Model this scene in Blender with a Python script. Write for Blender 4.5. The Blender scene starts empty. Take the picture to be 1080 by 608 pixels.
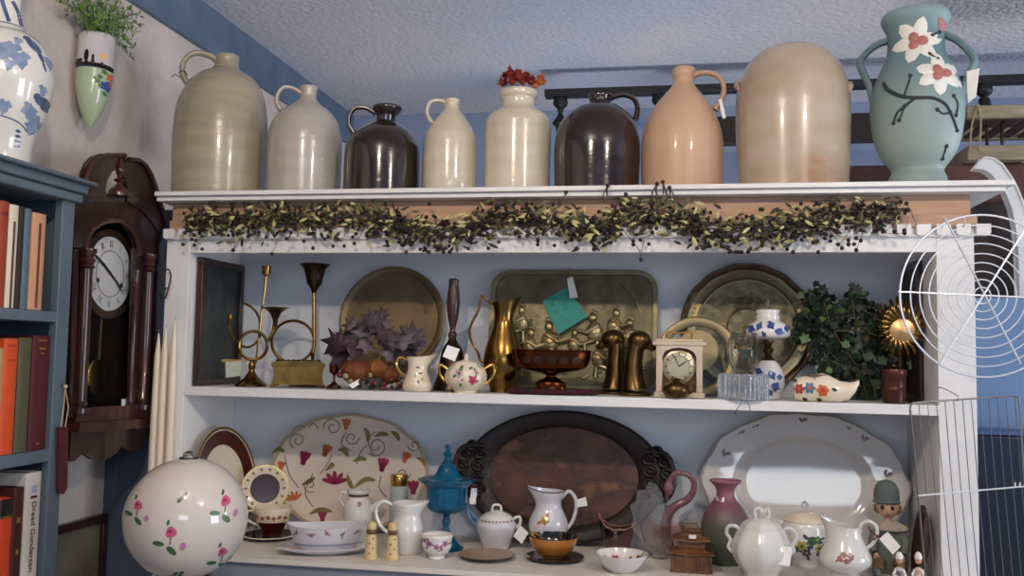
import bpy, math, random
from mathutils import Vector, Matrix
random.seed(11)
PI = math.pi
col = bpy.context.scene.collection
# ------------------------------------------------------------------ camera
FPX = 976.5
CAMZ = 1.5
yaw, pitch, roll = math.radians(9.933), math.radians(4.126), math.radians(1.0225)
cy, sy, cp, sp = math.cos(yaw), math.sin(yaw), math.cos(pitch), math.sin(pitch)
Fv = Vector((-sy*cp, cy*cp, sp)); R0 = Vector((cy, sy, 0)); U0 = R0.cross(Fv)
cr, sr = math.cos(roll), math.sin(roll)
Rv = R0*cr + U0*sr; Uv = U0*cr - R0*sr
EYE = Vector((0, 0, CAMZ))
cd = bpy.data.cameras.new('camera'); cam = bpy.data.objects.new('camera', cd); col.objects.link(cam)
cd.sensor_width = 36; cd.lens = FPX/1080*36; cd.clip_start = .02
cam.matrix_world = Matrix.Translation(EYE) @ Matrix((Rv, Uv, -Fv)).transposed().to_4x4()
bpy.context.scene.camera = cam
def ray(x, y): return Fv + Rv*((x-540)/FPX) - Uv*((y-304)/FPX)
def W(x, y, Y): d = ray(x, y); return EYE + d*(Y/d.y)
def WX(x, y, X): d = ray(x, y); return EYE + d*(X/d.x)
def G(x, y, z): d = ray(x, y); return EYE + d*((z-CAMZ)/d.z)
def pix(P):
    d = Vector(P)-EYE; k = d.dot(Fv)
    return 540+FPX*d.dot(Rv)/k, 304-FPX*d.dot(Uv)/k
# ------------------------------------------------------------------ materials
def lin(h):
    h = h.lstrip('#'); r = []
    for i in (0, 2, 4):
        c = int(h[i:i+2], 16)/255
        r.append(c/12.92 if c <= .04045 else ((c+.055)/1.055)**2.4)
    return (*r, 1)
MC = {}
def mat(name, c, rough=.5, metal=0, c2=None, scale=12, bump=0, bscale=40, coat=0, trans=0, ior=1.45, stretch=None, spec=.5, blend=(.35,.65), detail=4, c3=None):
    if name in MC: return MC[name]
    m = bpy.data.materials.new(name); m.use_nodes = True; nt = m.node_tree; b = nt.nodes['Principled BSDF']
    b.inputs['Base Color'].default_value = lin(c); b.inputs['Roughness'].default_value = rough
    b.inputs['Metallic'].default_value = metal; b.inputs['Coat Weight'].default_value = coat; b.inputs['Coat Roughness'].default_value = .06
    b.inputs['Transmission Weight'].default_value = trans; b.inputs['IOR'].default_value = ior
    b.inputs['Specular IOR Level'].default_value = spec
    L = nt.links
    tc = nt.nodes.new('ShaderNodeTexCoord'); mp = nt.nodes.new('ShaderNodeMapping'); L.new(tc.outputs['Object'], mp.inputs['Vector'])
    if stretch: mp.inputs['Scale'].default_value = stretch
    n = nt.nodes.new('ShaderNodeTexNoise'); n.inputs['Scale'].default_value = scale; n.inputs['Detail'].default_value = detail
    L.new(mp.outputs[0], n.inputs['Vector'])
    rp = nt.nodes.new('ShaderNodeValToRGB')
    base = lin(c); alt = lin(c2) if c2 else tuple([min(1, v*1.07) for v in base[:3]])+(1,)
    rp.color_ramp.elements[0].position = blend[0]; rp.color_ramp.elements[1].position = blend[1]
    rp.color_ramp.elements[0].color = base; rp.color_ramp.elements[1].color = alt
    if c3:
        e = rp.color_ramp.elements.new(min(.99, blend[1]+.12)); e.color = lin(c3)
    L.new(n.outputs['Fac'], rp.inputs[0]); L.new(rp.outputs[0], b.inputs['Base Color'])
    if bump:
        n2 = nt.nodes.new('ShaderNodeTexNoise'); n2.inputs['Scale'].default_value = bscale; n2.inputs['Detail'].default_value = 6
        L.new(mp.outputs[0], n2.inputs['Vector'])
        bp = nt.nodes.new('ShaderNodeBump'); bp.inputs['Strength'].default_value = 1; bp.inputs['Distance'].default_value = bump
        L.new(n2.outputs['Fac'], bp.inputs['Height']); L.new(bp.outputs[0], b.inputs['Normal'])
    MC[name] = m; return m
def grad_mat(name, stops, z0, z1, rough=.35, coat=0):
    """glaze that changes colour over the height of the pot (object space)"""
    m = mat(name, stops[0][1], rough, coat=coat); nt = m.node_tree; L = nt.links; b = nt.nodes['Principled BSDF']
    tc = nt.nodes.new('ShaderNodeTexCoord'); s = nt.nodes.new('ShaderNodeSeparateXYZ'); L.new(tc.outputs['Object'], s.inputs[0])
    mr = nt.nodes.new('ShaderNodeMapRange'); mr.inputs['From Min'].default_value = z0; mr.inputs['From Max'].default_value = z1
    nz = nt.nodes.new('ShaderNodeTexNoise'); nz.inputs['Scale'].default_value = 30; L.new(tc.outputs['Object'], nz.inputs['Vector'])
    ma = nt.nodes.new('ShaderNodeMath'); ma.operation = 'MULTIPLY_ADD'; ma.inputs[1].default_value = .02; L.new(nz.outputs['Fac'], ma.inputs[0]); L.new(s.outputs['Z'], ma.inputs[2])
    L.new(ma.outputs[0], mr.inputs['Value'])
    rp = nt.nodes.new('ShaderNodeValToRGB'); L.new(mr.outputs[0], rp.inputs[0])
    e = rp.color_ramp.elements; e[0].position = stops[0][0]; e[0].color = lin(stops[0][1]); e[1].position = stops[-1][0]; e[1].color = lin(stops[-1][1])
    for p, c in stops[1:-1]: q = e.new(p); q.color = lin(c)
    L.new(rp.outputs[0], b.inputs['Base Color']); return m
def band_mat(name, c, band, rough=.3, scale=60, coat=.4):
    """worked metal: fine rings and engraving"""
    m = mat(name, c, rough, 1, c2=band, scale=scale, bump=.0006, bscale=scale*1.5, coat=coat); return m
# ------------------------------------------------------------------ mesh builder
class MB:
    def __init__(s): s.v = []; s.f = []; s.mi = []; s.sm = []; s.cur = 0
    def add(s, vs, fs, smooth=True, M=None):
        o = len(s.v)
        s.v += [tuple(M @ Vector(p)) if M else tuple(p) for p in vs]
        for f in fs: s.f.append(tuple(i+o for i in f)); s.mi.append(s.cur); s.sm.append(smooth)
        return s
    def lathe(s, prof, seg=40, c=(0, 0, 0), M=None, closed=True, sq=(1, 1), rf=None):
        vs = []; fs = []; n = len(prof)
        for r, z in prof:
            for k in range(seg):
                a = 2*PI*k/seg; rr = r*(rf(a, z) if rf else 1)
                vs.append((c[0]+rr*math.cos(a)*sq[0], c[1]+rr*math.sin(a)*sq[1], c[2]+z))
        for i in range(n-1):
            for k in range(seg):
                k2 = (k+1) % seg
                fs.append((i*seg+k, i*seg+k2, (i+1)*seg+k2, (i+1)*seg+k))
        if closed:
            if prof[0][0] > 1e-6: fs.append(tuple(range(seg-1, -1, -1)))
            if prof[-1][0] > 1e-6: fs.append(tuple((n-1)*seg+k for k in range(seg)))
        return s.add(vs, fs, True, M)
    def tube(s, pts, r, seg=8, closed=False, M=None, flat=1):
        P = [Vector(p) for p in pts]; n = len(P); vs = []; fs = []
        rs = list(r) if isinstance(r, (list, tuple)) else [r]*n
        if len(rs) != n:
            m = len(rs)-1; q = []
            for i in range(n): u = i/(n-1)*m; j = min(int(u), m-1) if m else 0; q.append(rs[j]+(rs[min(j+1, m)]-rs[j])*(u-j))
            rs = q
        up = None
        for i in range(n):
            if closed: t = P[(i+1) % n]-P[i-1]
            else: t = P[min(i+1, n-1)]-P[max(i-1, 0)]
            t = t.normalized() if t.length > 1e-9 else Vector((0, 0, 1))
            if up is None: up = Vector((0, 1, 0)) if abs(t.y) < .9 else Vector((1, 0, 0))
            a = t.cross(up); a = a.normalized() if a.length > 1e-6 else Vector((1, 0, 0)); b = a.cross(t).normalized(); up = b
            for k in range(seg):
                an = 2*PI*k/seg; vs.append(P[i]+a*(math.cos(an)*rs[i])+b*(math.sin(an)*rs[i]*flat))
        for i in range(n if closed else n-1):
            j = (i+1) % n
            for k in range(seg):
                k2 = (k+1) % seg; fs.append((i*seg+k, i*seg+k2, j*seg+k2, j*seg+k))
        if not closed:
            fs.append(tuple(range(seg-1, -1, -1))); fs.append(tuple((n-1)*seg+k for k in range(seg)))
        return s.add(vs, fs, True, M)
    def box(s, x0, x1, y0, y1, z0, z1, M=None):
        vs = [(x, y, z) for z in (z0, z1) for y in (y0, y1) for x in (x0, x1)]
        return s.add(vs, [(0, 2, 3, 1), (4, 5, 7, 6), (0, 1, 5, 4), (2, 6, 7, 3), (0, 4, 6, 2), (1, 3, 7, 5)], False, M)
    def prism(s, poly, a0, a1, axis='y', M=None, smooth=False):
        """poly in the plane across `axis`: y->(x,z), x->(y,z), z->(x,y)"""
        def mk(p, a): return {'y': (p[0], a, p[1]), 'x': (a, p[0], p[1]), 'z': (p[0], p[1], a)}[axis]
        n = len(poly); vs = [mk(p, a0) for p in poly]+[mk(p, a1) for p in poly]
        fs = [tuple(range(n)), tuple(range(2*n-1, n-1, -1))]
        for i in range(n): j = (i+1) % n; fs.append((i, j, n+j, n+i))
        return s.add(vs, fs, smooth, M)
    def ell(s, c, r, seg=14, rings=9, M=None):
        if not isinstance(r, (tuple, list)): r = (r, r, r)
        vs = [(c[0], c[1], c[2]-r[2])]; fs = []
        for i in range(1, rings):
            t = -PI/2+PI*i/rings
            for k in range(seg):
                a = 2*PI*k/seg; vs.append((c[0]+r[0]*math.cos(t)*math.cos(a), c[1]+r[1]*math.cos(t)*math.sin(a), c[2]+r[2]*math.sin(t)))
        vs.append((c[0], c[1], c[2]+r[2])); T = len(vs)-1
        for k in range(seg):
            k2 = (k+1) % seg; fs.append((0, 1+k2, 1+k)); fs.append((T, T-seg+k, T-seg+k2))
            for i in range(rings-2): fs.append((1+i*seg+k, 1+i*seg+k2, 1+(i+1)*seg+k2, 1+(i+1)*seg+k))
        return s.add(vs, fs, True, M)
    def patch(s, S, u, v, ru, rv, rot=0, n=12, rf=None, rings=2, lift=0):
        """flat painted or raised spot on surface S(u,v,lift)"""
        vs = [S(u, v, lift)]; fs = []; ca, sa = math.cos(rot), math.sin(rot)
        for i in range(1, rings+1):
            for k in range(n):
                a = 2*PI*k/n; q = (rf(a) if rf else 1)*i/rings
                x, y = ru*q*math.cos(a), rv*q*math.sin(a)
                vs.append(S(u+x*ca-y*sa, v+x*sa+y*ca, lift*(1-(i/rings)**2)))
        for k in range(n):
            k2 = (k+1) % n; fs.append((0, 1+k, 1+k2))
            for i in range(rings-1): fs.append((1+i*n+k, 1+(i+1)*n+k, 1+(i+1)*n+k2, 1+i*n+k2))
        return s.add(vs, fs, True)
    def stroke(s, S, pts, w):
        """painted line on surface S; w is width or list"""
        n = len(pts); vs = []; fs = []
        for i, (u, v) in enumerate(pts):
            a = pts[max(i-1, 0)]; b = pts[min(i+1, n-1)]; dx, dy = b[0]-a[0], b[1]-a[1]; L = math.hypot(dx, dy) or 1
            ww = (w[i] if isinstance(w, (list, tuple)) else w)/2
            vs.append(S(u-dy/L*ww, v+dx/L*ww, 0)); vs.append(S(u+dy/L*ww, v-dx/L*ww, 0))
        for i in range(n-1): fs.append((2*i, 2*i+1, 2*i+3, 2*i+2))
        return s.add(vs, fs, True)
    def build(s, name, mats, parent=None, bevel=0, angle=35, solid=0):
        me = bpy.data.meshes.new(name); me.from_pydata(s.v, [], s.f); me.update()
        for p, i, q in zip(me.polygons, s.mi, s.sm): p.material_index = i; p.use_smooth = q
        try: me.set_sharp_from_angle(angle=math.radians(angle))
        except Exception: pass
        for m in (mats if isinstance(mats, (list, tuple)) else [mats]): me.materials.append(m)
        o = bpy.data.objects.new(name, me); col.objects.link(o)
        if parent: o.parent = parent
        if bevel:
            b = o.modifiers.new('bevel', 'BEVEL'); b.width = bevel; b.segments = 2; b.limit_method = 'ANGLE'; b.angle_limit = math.radians(50)
        if solid:
            b = o.modifiers.new('solid', 'SOLIDIFY'); b.thickness = solid; b.offset = 0
        return o
def smooth_pts(pts, n=6, closed=False):
    P = [Vector(p) for p in pts]; N = len(P); out = []
    rng = range(N if closed else N-1)
    for i in rng:
        if closed: a, b, c, d = P[i-1], P[i], P[(i+1) % N], P[(i+2) % N]
        else: a, b, c, d = P[max(i-1, 0)], P[i], P[i+1], P[min(i+2, N-1)]
        for k in range(n):
            t = k/n; out.append(.5*((2*b)+(c-a)*t+(2*a-5*b+4*c-d)*t*t+(3*b-a-3*c+d)*t**3))
    if not closed: out.append(P[-1])
    return out
def smooth_prof(p, n=4):
    q = smooth_pts([(r, z, 0) for r, z in p], n); return [(max(0, v.x), v.y) for v in q]
def tag(o, label, cat, group=None, kind=None):
    o['label'] = label; o['category'] = cat
    if group: o['group'] = group
    if kind: o['kind'] = kind
    return o
def struct(o): o['kind'] = 'structure'; return o
def empty(name, loc, rz=0, rx=0):
    o = bpy.data.objects.new(name, None); o.empty_display_size = .02; o.location = loc; o.rotation_euler = (rx, 0, rz); col.objects.link(o); return o
class TH:
    """a thing standing at its base; shapes are measured in photo pixels and turned into metres at its distance"""
    def __init__(s, name, label, cat, cx, z, Y=None, by=None, rb=0, group=None, mesh=False, turn=0, lift=0):
        if Y is None:
            P = G(cx, by, z); k = (P-EYE).dot(Fv)/FPX; d = Vector((P.x, P.y, 0)).normalized(); P = P+d*(rb*k)
            if z == ZL and P.y > 2.56-rb*k: P = P*((2.56-rb*k)/P.y); P.z = z
        else:
            P = W(cx, 300, Y); P.z = z
            for _ in range(4):
                q = pix(P); P2 = W(cx, q[1], Y); P = Vector((P2.x, Y, z))
        s.P = P; dep = (P-EYE).dot(Fv); s.sz = dep/FPX*1.0
        dirv = Vector((P.x, P.y, 0)).normalized(); s.ang = -math.atan2(P.x, P.y)
        cosv = dirv.dot(Vector((Fv.x, Fv.y, 0)).normalized()); s.sx = dep/FPX*cosv
        s.cx = cx; s.by = pix(P)[1]
        s.o = empty(name, (P.x, P.y, P.z+lift+.0006), s.ang+turn); tag(s.o, label, cat, group)
    def X(s, x): return (x-s.cx)*s.sx
    def Z(s, y): return (s.by-y)*s.sz
    def prof(s, p, base=True):
        q = [(r*s.sx, s.Z(y)) for r, y in p]
        if base: q[-1] = (q[-1][0], 0.0); q = [(r, max(0.0, z)) for r, z in q]
        return q[::-1]
    def p3(s, x, y, dy=0): return (s.X(x), dy*s.sx, s.Z(y))
    def path(s, pts, n=6): return smooth_pts([s.p3(*p) for p in pts], n)
    def surf(s, prof, cx=None, eps=.0006):
        pr = sorted([(z, r) for r, z in prof]); off = s.X(cx) if cx is not None else 0
        def S(u, v, lift=0):
            x, z = s.X(u)-off, s.Z(v); r = pr[0][1]
            for (z0, r0), (z1, r1) in zip(pr, pr[1:]):
                if z0 <= z <= z1: r = r0+(r1-r0)*((z-z0)/(z1-z0) if z1 > z0 else 0); break
            r += eps+lift; x = max(-r*.98, min(r*.98, x)); return (x+off, -math.sqrt(max(0, r*r-x*x)), z)
        return S
def clampw(mb, o, ymax=None, zmin=None, xmax=None, fn=None):
    M = Matrix.LocRotScale(o.location, o.rotation_euler, None); I = M.inverted(); out = []
    for v in mb.v:
        p = M @ Vector(v)
        if ymax is not None: p.y = min(p.y, ymax)
        if zmin is not None: p.z = max(p.z, zmin)
        if xmax is not None: p.x = min(p.x, xmax)
        if fn: p = fn(p)
        out.append(tuple(I @ p))
    mb.v = out
def hollow(p, t=.0025, zin=None):
    """outer profile bottom->top, then down inside: an open vessel"""
    z0 = p[0][1]+(zin if zin is not None else t*1.5); ins = []
    for r, z in reversed(p):
        if z > z0 and r > t*1.5: ins.append((r-t, z))
    ins[0] = (p[-1][0]-t, p[-1][1]); ins.append((0, ins[-1][1]-.0001))
    return p+ins
def flower(mb, S, u, v, r, mp, mc, ml=None, n=5, rot=0, leaves=2):
    """painted flower: petals material mp, centre mc, leaves ml"""
    if ml is not None:
        mb.cur = ml
        for k in range(leaves):
            a = rot+PI*.75+k*2*PI/leaves*.8; mb.patch(S, u+math.cos(a)*r*1.35, v+math.sin(a)*r*1.2, r*.62, r*.3, a, 8)
    mb.cur = mp
    for k in range(n):
        a = rot+2*PI*k/n; mb.patch(S, u+math.cos(a)*r*.5, v+math.sin(a)*r*.5, r*.52, r*.4, a, 8)
    mb.cur = mc; mb.patch(lambda a, b, l=0: S(a, b, .0004+l), u, v, r*.32, r*.32, 0, 8); mb.cur = 0
# ------------------------------------------------------------------ shared materials
M_white = mat('white_paint', '#e6e5e4', .45, c2='#d8d6d4', scale=3, bump=.0004, bscale=25)
M_back = mat('back_panel_paint', '#dadfe7', .55, c2='#d1d7e0', scale=2.5, bump=.0004, bscale=18)
M_pine = mat('pine_board', '#b8967a', .55, c2='#a9866a', scale=6, stretch=(1, 6, 14), bump=.0003)
M_brass = mat('polished_brass', '#94713a', .22, 1, c2='#7e5e30', scale=20)
M_brassd = mat('aged_brass', '#6d5634', .3, 1, c2='#564127', scale=30, bump=.0003, bscale=60)
M_bronze = mat('dark_bronze', '#5d4a38', .34, 1, c2='#46382b', scale=25, bump=.0003, bscale=70)
M_gold = mat('gold_trim', '#c39a4e', .22, 1)
M_ivory = mat('ivory_porcelain', '#e6d9c0', .18, c2='#ddcfb4', scale=8, coat=.6)
M_porc = mat('white_porcelain', '#e4e0da', .16, c2='#dad5cf', scale=6, coat=.6)
M_tag = mat('paper_tag', '#e8e6e0', .8)
M_string = mat('string', '#8d7a66', .8)
M_dk = mat('dark_walnut', '#3a2015', .32, c2='#27140d', scale=9, stretch=(6, 6, 1), coat=.3)
M_pink = mat('rose_pink_paint', '#b2405f', .3)
M_mag = mat('magenta_paint', '#8e2a4d', .35)
M_green = mat('leaf_green_paint', '#3f6a3a', .35)
M_olive = mat('olive_paint', '#77723f', .4)
M_orange = mat('orange_paint', '#b8663a', .35)
M_blue = mat('cobalt_paint', '#2b4684', .25, c2='#4a66a0', scale=60)
M_brown = mat('brown_paint', '#5a2a1e', .25)
M_greyp = mat('grey_brown_paint', '#7d6a62', .35)
M_dark = mat('black_paint', '#17130f', .35)
M_glass = mat('clear_glass', '#f3f7f7', .03, trans=1, ior=1.3)
M_glassp = mat('pink_glass', '#efd5cb', .05, trans=1, ior=1.3, c2='#ebcabf')
ZT, ZM, ZL = 1.928, 1.398, .978
YLF = 2.225   # front edge of the deeper lower shelf
YB = 2.65
def price_tag(parent, pts, name='price_tag', string=None, th=.0008, m=None):
    """pts: four local corners; a child of its pot"""
    a, b, c, d = [Vector(p) for p in pts]; n = (b-a).cross(d-a).normalized()*th
    mb = MB(); mb.add([a, b, c, d, a+n, b+n, c+n, d+n], [(0, 1, 2, 3), (7, 6, 5, 4), (0, 4, 5, 1), (1, 5, 6, 2), (2, 6, 7, 3), (3, 7, 4, 0)], False)
    o = mb.build(name, m or M_tag, parent)
    if string: MB().tube(string, .0007, 5).build('string', M_string, o)
    return o
# ================================================================== the room
XW, YW, ZC = -1.6, 4.32, 2.67
M_lwall = mat('rough_plaster', '#cdc2bb', .85, c2='#bbb0aa', scale=5, bump=.012, bscale=9)
M_bwall = mat('blue_wall_paint', '#8b9ab6', .85, c2='#7e8eac', scale=4, bump=.004, bscale=14)
M_ceil = mat('stippled_ceiling', '#bdbac0', .9, c2='#a7b0c2', scale=1.1, bump=.011, bscale=48, detail=8)
M_floor = mat('floor_boards', '#b9ad9e', .8, c2='#aa9e90', scale=5, stretch=(1, 8, 1))
struct(MB().box(XW-.1, XW, -1, YW+.1, 0, ZC+.1).build('wall_left', M_lwall))
struct(MB().box(XW-.1, 4, YW, YW+.1, 0, ZC+.1).build('wall_back', M_bwall))
struct(MB().box(XW-.1, 4, 2.2 if 0 else -1, YW+.1, ZC, ZC+.1).build('ceiling', M_ceil))
struct(MB().box(XW-.1, 4, -1, YW+.1, -.05, 0).build('floor', M_floor))
# blue beam in the corner of wall and ceiling
M_beam = mat('blue_beam_paint', '#607288', .6, c2='#53667e', scale=8, bump=.001)
def yat(x, y, z): return G(x, y, z)
t0 = G(212, 0, ZC); t1 = G(363, 122, ZC); b0 = WX(131, 0, XW+.001); b1 = WX(287, 100, XW+.001)
bw = sum([(t0.x+t1.x)/2-XW, ZC-(b0.z+b1.z)/2])/2
wx = .035; wz = ZC-(b0.z+b1.z)/2
print('BEAM', t0, t1, b0, b1)
mb = MB(); mb.prism([(XW, ZC-wz), (XW+.02, ZC-wz), (XW+wx, ZC-.02), (XW+wx, ZC), (XW, ZC)], -1, YW, 'y')
struct(mb.build('trim_1', M_beam))
# narrow strip between cabinet end and wall, the gap's shade in its dark blue-grey
struct(MB().box(XW, -1.385, 2.44, 2.46, 0, 1.9).build('gap_shade_strip', mat('gap_shade', '#485366', .6)))

# ================================================================== display cabinet
XL, XR = -1.315, .620; XLO, XRO = -1.385, .705; YF = 2.35; DZ = .24
cab = empty('display_cabinet', ((XLO+XRO)/2, 2.5, 0)); tag(cab, 'long white painted shelf cabinet with pine strip under its top board', 'cabinet')
ox, oy = (XLO+XRO)/2, 2.5
def cbx(name, m, boxes, bevel=.0015, par=cab):
    mb = MB()
    for x0, x1, y0, y1, z0, z1 in boxes: mb.box(x0-ox, x1-ox, y0-oy, y1-oy, z0, z1)
    return mb.build(name, m, par, bevel=bevel)
cbx('side_panel', M_white, [(XLO+.03, XL, YF+.02, YB+.02, .1, 1.83)])
cbx('side_panel', M_white, [(XR, XRO-.02, YF+.02, YB+.02, .1, 1.83)])
cbx('back_panel', M_back, [(XL, XR, YB, YB+.02, .1, 1.83)])
cbx('stile', M_white, [(XLO, XL, YF, YF+.02, 0, 1.80)])
cbx('stile', M_white, [(XR, XRO, YF, YF+.02, ZL, 1.80)])
cbx('header_rail', M_white, [(XL, XR, YF, YF+.02, 1.764, 1.80)])
cbx('shelf', M_white, [(XL, XR, YF, YB, ZM-.0245, ZM)])
cbx('shelf', mat('lower_shelf_paint', '#ddd6cc', .45, c2='#d3cbc0', scale=4), [(XL, XR, YF-.001, YB, ZL-.013, ZL), (XL+.03, XRO+.02, YLF, YF-.001, ZL-.013, ZL)])
cbx('lower_front', mat('blue_grey_front', '#7f8894', .5), [(XL+.04, XRO, YLF+.012, YLF+.03, .0, ZL-.0132)])
# top board: upper board, moulded lip below it
zt0 = W(600, 199, 2.30).z
cbx('top_board', M_white, [(-1.40, .782, 2.30, 2.76, ZT-.012, ZT), (-1.40, .765, 2.312, 2.74, ZT-.0245, ZT-.0125)])
cbx('pine_strip', M_pine, [(XLO+.01, XRO-.005, YF+.005, YF+.03, 1.83, ZT-.025), (XLO+.01, XRO+.006, YF-.008, YF+.02, 1.823, 1.853)], .001)
# notched white trim under the pine
mb = MB(); x = XLO
mb.box(XLO-ox, XRO-ox, YF-.006-oy, YF+.02-oy, 1.80, 1.808)
k = 0
while x < XRO+.004:
    mb.prism([(x-ox, 1.828), (x+.030-ox, 1.828), (x+.030-ox, 1.808), (x+.026-ox, 1.803), (x+.004-ox, 1.803), (x-ox, 1.808)], YF-.02-oy, YF-.0-oy); x += .0445; k += 1
mb.box(XLO-ox, XRO-ox, YF-.001-oy, YF+.02-oy, 1.808, 1.83)
mb.build('notched_trim', M_white, cab, bevel=.001)

# ================================================================== jugs on the top
JY = 2.48
M_salt = mat('salt_glaze_grey', '#aa9f8a', .26, c2='#978c77', scale=4, coat=.8, bump=.0008, bscale=14, stretch=(1, 1, 6), c3='#c2b294')
M_salt2 = mat('grey_glaze', '#b4aba0', .24, c2='#aba297', scale=5, coat=.8, bump=.0008, bscale=14, stretch=(1, 1, 6))
M_cream = mat('cream_glaze', '#cfc5af', .2, c2='#c4b9a2', scale=5, coat=.8, bump=.0006, bscale=14, stretch=(1, 1, 5))
M_blackg = mat('black_brown_glaze', '#1f1613', .16, c2='#2c1912', scale=6, coat=.8, bump=.0005, bscale=12, stretch=(1, 1, 5))
M_tan = mat('tan_stoneware', '#c4a084', .42, c2='#bb967a', scale=4, coat=.3, bump=.0005, bscale=14)
M_dome = mat('mottled_stoneware', '#b7a793', .26, c2='#ab967c', scale=4.5, coat=.8, bump=.001, bscale=12, stretch=(1, 1, 1.6), c3='#a07550', blend=(.4, .58))
def jug(name, label, cx, prof, m, handle=None, hr=3.6, ncx=None, cat='jug', opening=True, Y=JY, hflat=1.3):
    t = TH(name, label, cat, cx, ZT, Y=Y)
    p = t.prof(smooth_prof(prof, 4)); p[0] = (p[0][0]*.97, 0); p.insert(1, (p[1][0], .004))
    mb = MB()
    if opening:
        r = p[-1][0]; z = p[-1][1]; p += [(r*.78, z+.001), (r*.7, z-.004), (r*.68, z-.06), (0, z-.062)]
    o0 = len(mb.v); mb.lathe(p, 56)
    if ncx:  # neck slightly off centre: lean the upper part
        zt = t.Z(prof[0][1]); z0 = t.Z(prof[0][1]+(prof[-1][1]-prof[0][1])*.4); dx = (ncx-cx)*t.sx
        mb.v = [(x+dx*max(0, min(1, (z-z0)/(zt-z0))), y, z) for x, y, z in mb.v]
    t.body = mb.build('body', m, t.o)
    if handle:
        h = t.path(handle, 6); n = len(h); rs = [hr*t.sx*(1.15-.3*math.sin(PI*i/(n-1))) for i in range(n)]
        MB().tube(h, rs, 10, flat=hflat).build('handle', m, t.o)
    return t
t = jug('stoneware_jug', 'large grey brown stoneware jug with wire twisted round its handle', 230,
    [(11, 55), (13, 57), (13, 66), (17, 72), (28, 78), (38, 87), (44.5, 100), (48.5, 115), (50.5, 135), (51, 165), (50, 204)], M_salt,
    [(225, 64), (216, 58), (203, 56), (193, 60), (187, 70), (188, 82), (195, 92)], 3.6, ncx=234)
MB().tube(t.path([(183, 80, -3), (188, 78, -5), (192, 82, -3), (186, 84, 2), (180, 82, -2), (176, 86, -5)]), .0012, 5).build('wire', M_bronze, t.o)
jug('stoneware_jug', 'smaller grey stoneware jug between the large grey jug and a black jug', 319.5,
    [(8.5, 89), (9.5, 91), (9, 102), (15, 109), (26, 117), (34, 127), (38.5, 139), (40, 155), (39.5, 201)], M_salt2,
    [(315, 98), (306, 93), (296, 92), (290, 98), (288, 108), (293, 117)], 2.6, ncx=322)
jug('stoneware_jug', 'squat glossy black jug with flared lip and its handle on the left', 402,
    [(15, 111), (16, 113), (14.5, 117), (10, 122), (10, 127), (19, 132), (30, 140), (37, 150), (40, 162), (40.5, 201)], M_blackg,
    [(394, 119), (384, 114), (373, 114), (367, 121), (366, 132), (372, 142)], 2.8, ncx=406)
jug('stoneware_jug', 'narrow cream jug with small looped handle beside the jar of dried flowers', 473.5,
    [(8, 103.5), (8.5, 105), (7.5, 112), (11, 118), (18, 127), (25, 139), (28.7, 153), (29.3, 201)], M_cream,
    [(469, 108), (461, 105), (452, 107), (448.5, 114), (449, 122), (454, 130)], 2.4, ncx=475)
t5 = jug('stoneware_jar', 'tall wide-necked cream stoneware jar holding dried flowers', 545,
    [(20, 95), (20.5, 97), (20, 101), (18, 104), (18, 112), (22, 116), (30, 121), (34.5, 129), (35.2, 140), (35, 200)], M_cream, cat='jar')
t = jug('stoneware_jug', 'broad glossy black jug with short spout and handle on the right', 629,
    [(12, 98), (12.5, 100), (11.5, 106), (14, 110), (24, 113), (34, 121), (41, 133), (45, 150), (45.5, 170), (44.5, 200)], M_blackg,
    [(638, 106), (646, 101), (658, 99), (668, 104), (671.5, 114), (669, 126)], 3.0, ncx=632)
MB().tube(t.path([(670, 112, -3), (675, 112, -5), (680, 110, -4)]), .0008, 5).build('string', M_string, t.o)
MB().tube(t.path([(671, 118, -3), (676, 122, -5), (680, 125, -4)]), .0008, 5).build('string', M_string, t.o)
t = jug('stoneware_jug', 'matt tan stoneware jug with a paper tag on its handle', 719,
    [(9, 69), (12, 71), (12.5, 77), (11, 83), (13, 90), (22, 101), (31, 113), (38.5, 129), (43, 146), (43.8, 165), (43, 199)], M_tan,
    [(727, 81), (736, 76), (748, 76), (758, 81), (763, 92), (761, 104), (754, 116)], 3.2, ncx=721)
price_tag(t.o, [t.p3(757, 106, -6), t.p3(760.5, 105.5, -6), t.p3(765, 126, -6), t.p3(761.5, 127, -6)])
t = jug('stoneware_crock', 'huge round-topped tan and grey stoneware crock standing upside down', 836,
    [(1, 45), (16, 46), (32, 51), (44, 60), (53, 73), (58.5, 88), (61, 104), (61.8, 125), (61, 155), (59, 198)], M_dome, cat='crock', opening=False)
MB().tube(t.path([(776, 83, -8), (777, 90, -16), (779, 95, -24)]), [.006, .008, .004], 8).build('lug', M_dome, t.o)
MB().tube(t.path([(896, 92, -8), (896, 98, -16), (895, 104, -22)]), [.006, .008, .004], 8).build('lug', M_dome, t.o)
# dried flowers in the jar
rim = t5.Z(97); base = Vector(t5.P)+Vector((0, 0, rim-.02))
fo = empty('dried_flowers', base, t5.ang); tag(fo, 'bunch of dried dark red and orange flowers in the cream jar', 'dried flowers')
M_red = mat('dried_red_petals', '#6e1f1c', .8, c2='#8e2b22', scale=60); M_or = mat('dried_orange_petals', '#c7722a', .8, c2='#a4521f', scale=60)
rnd = random.Random(4)
def bloom(mb, c, r, n=22):
    for i in range(n):
        a = rnd.uniform(0, 2*PI); e = rnd.uniform(-.3, 1.3); d = Vector((math.cos(a)*math.cos(e), math.sin(a)*math.cos(e), math.sin(e)))
        q = d.orthogonal().normalized(); b = Vector(c)+d*r*.3; tp = Vector(c)+d*r*rnd.uniform(.8, 1.1)
        mb.add([b, b+(tp-b)*.6+q*r*.28, tp, b+(tp-b)*.6-q*r*.28], [(0, 1, 2, 3)], False)
    mb.ell(c, r*.55, 8, 6)
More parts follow.
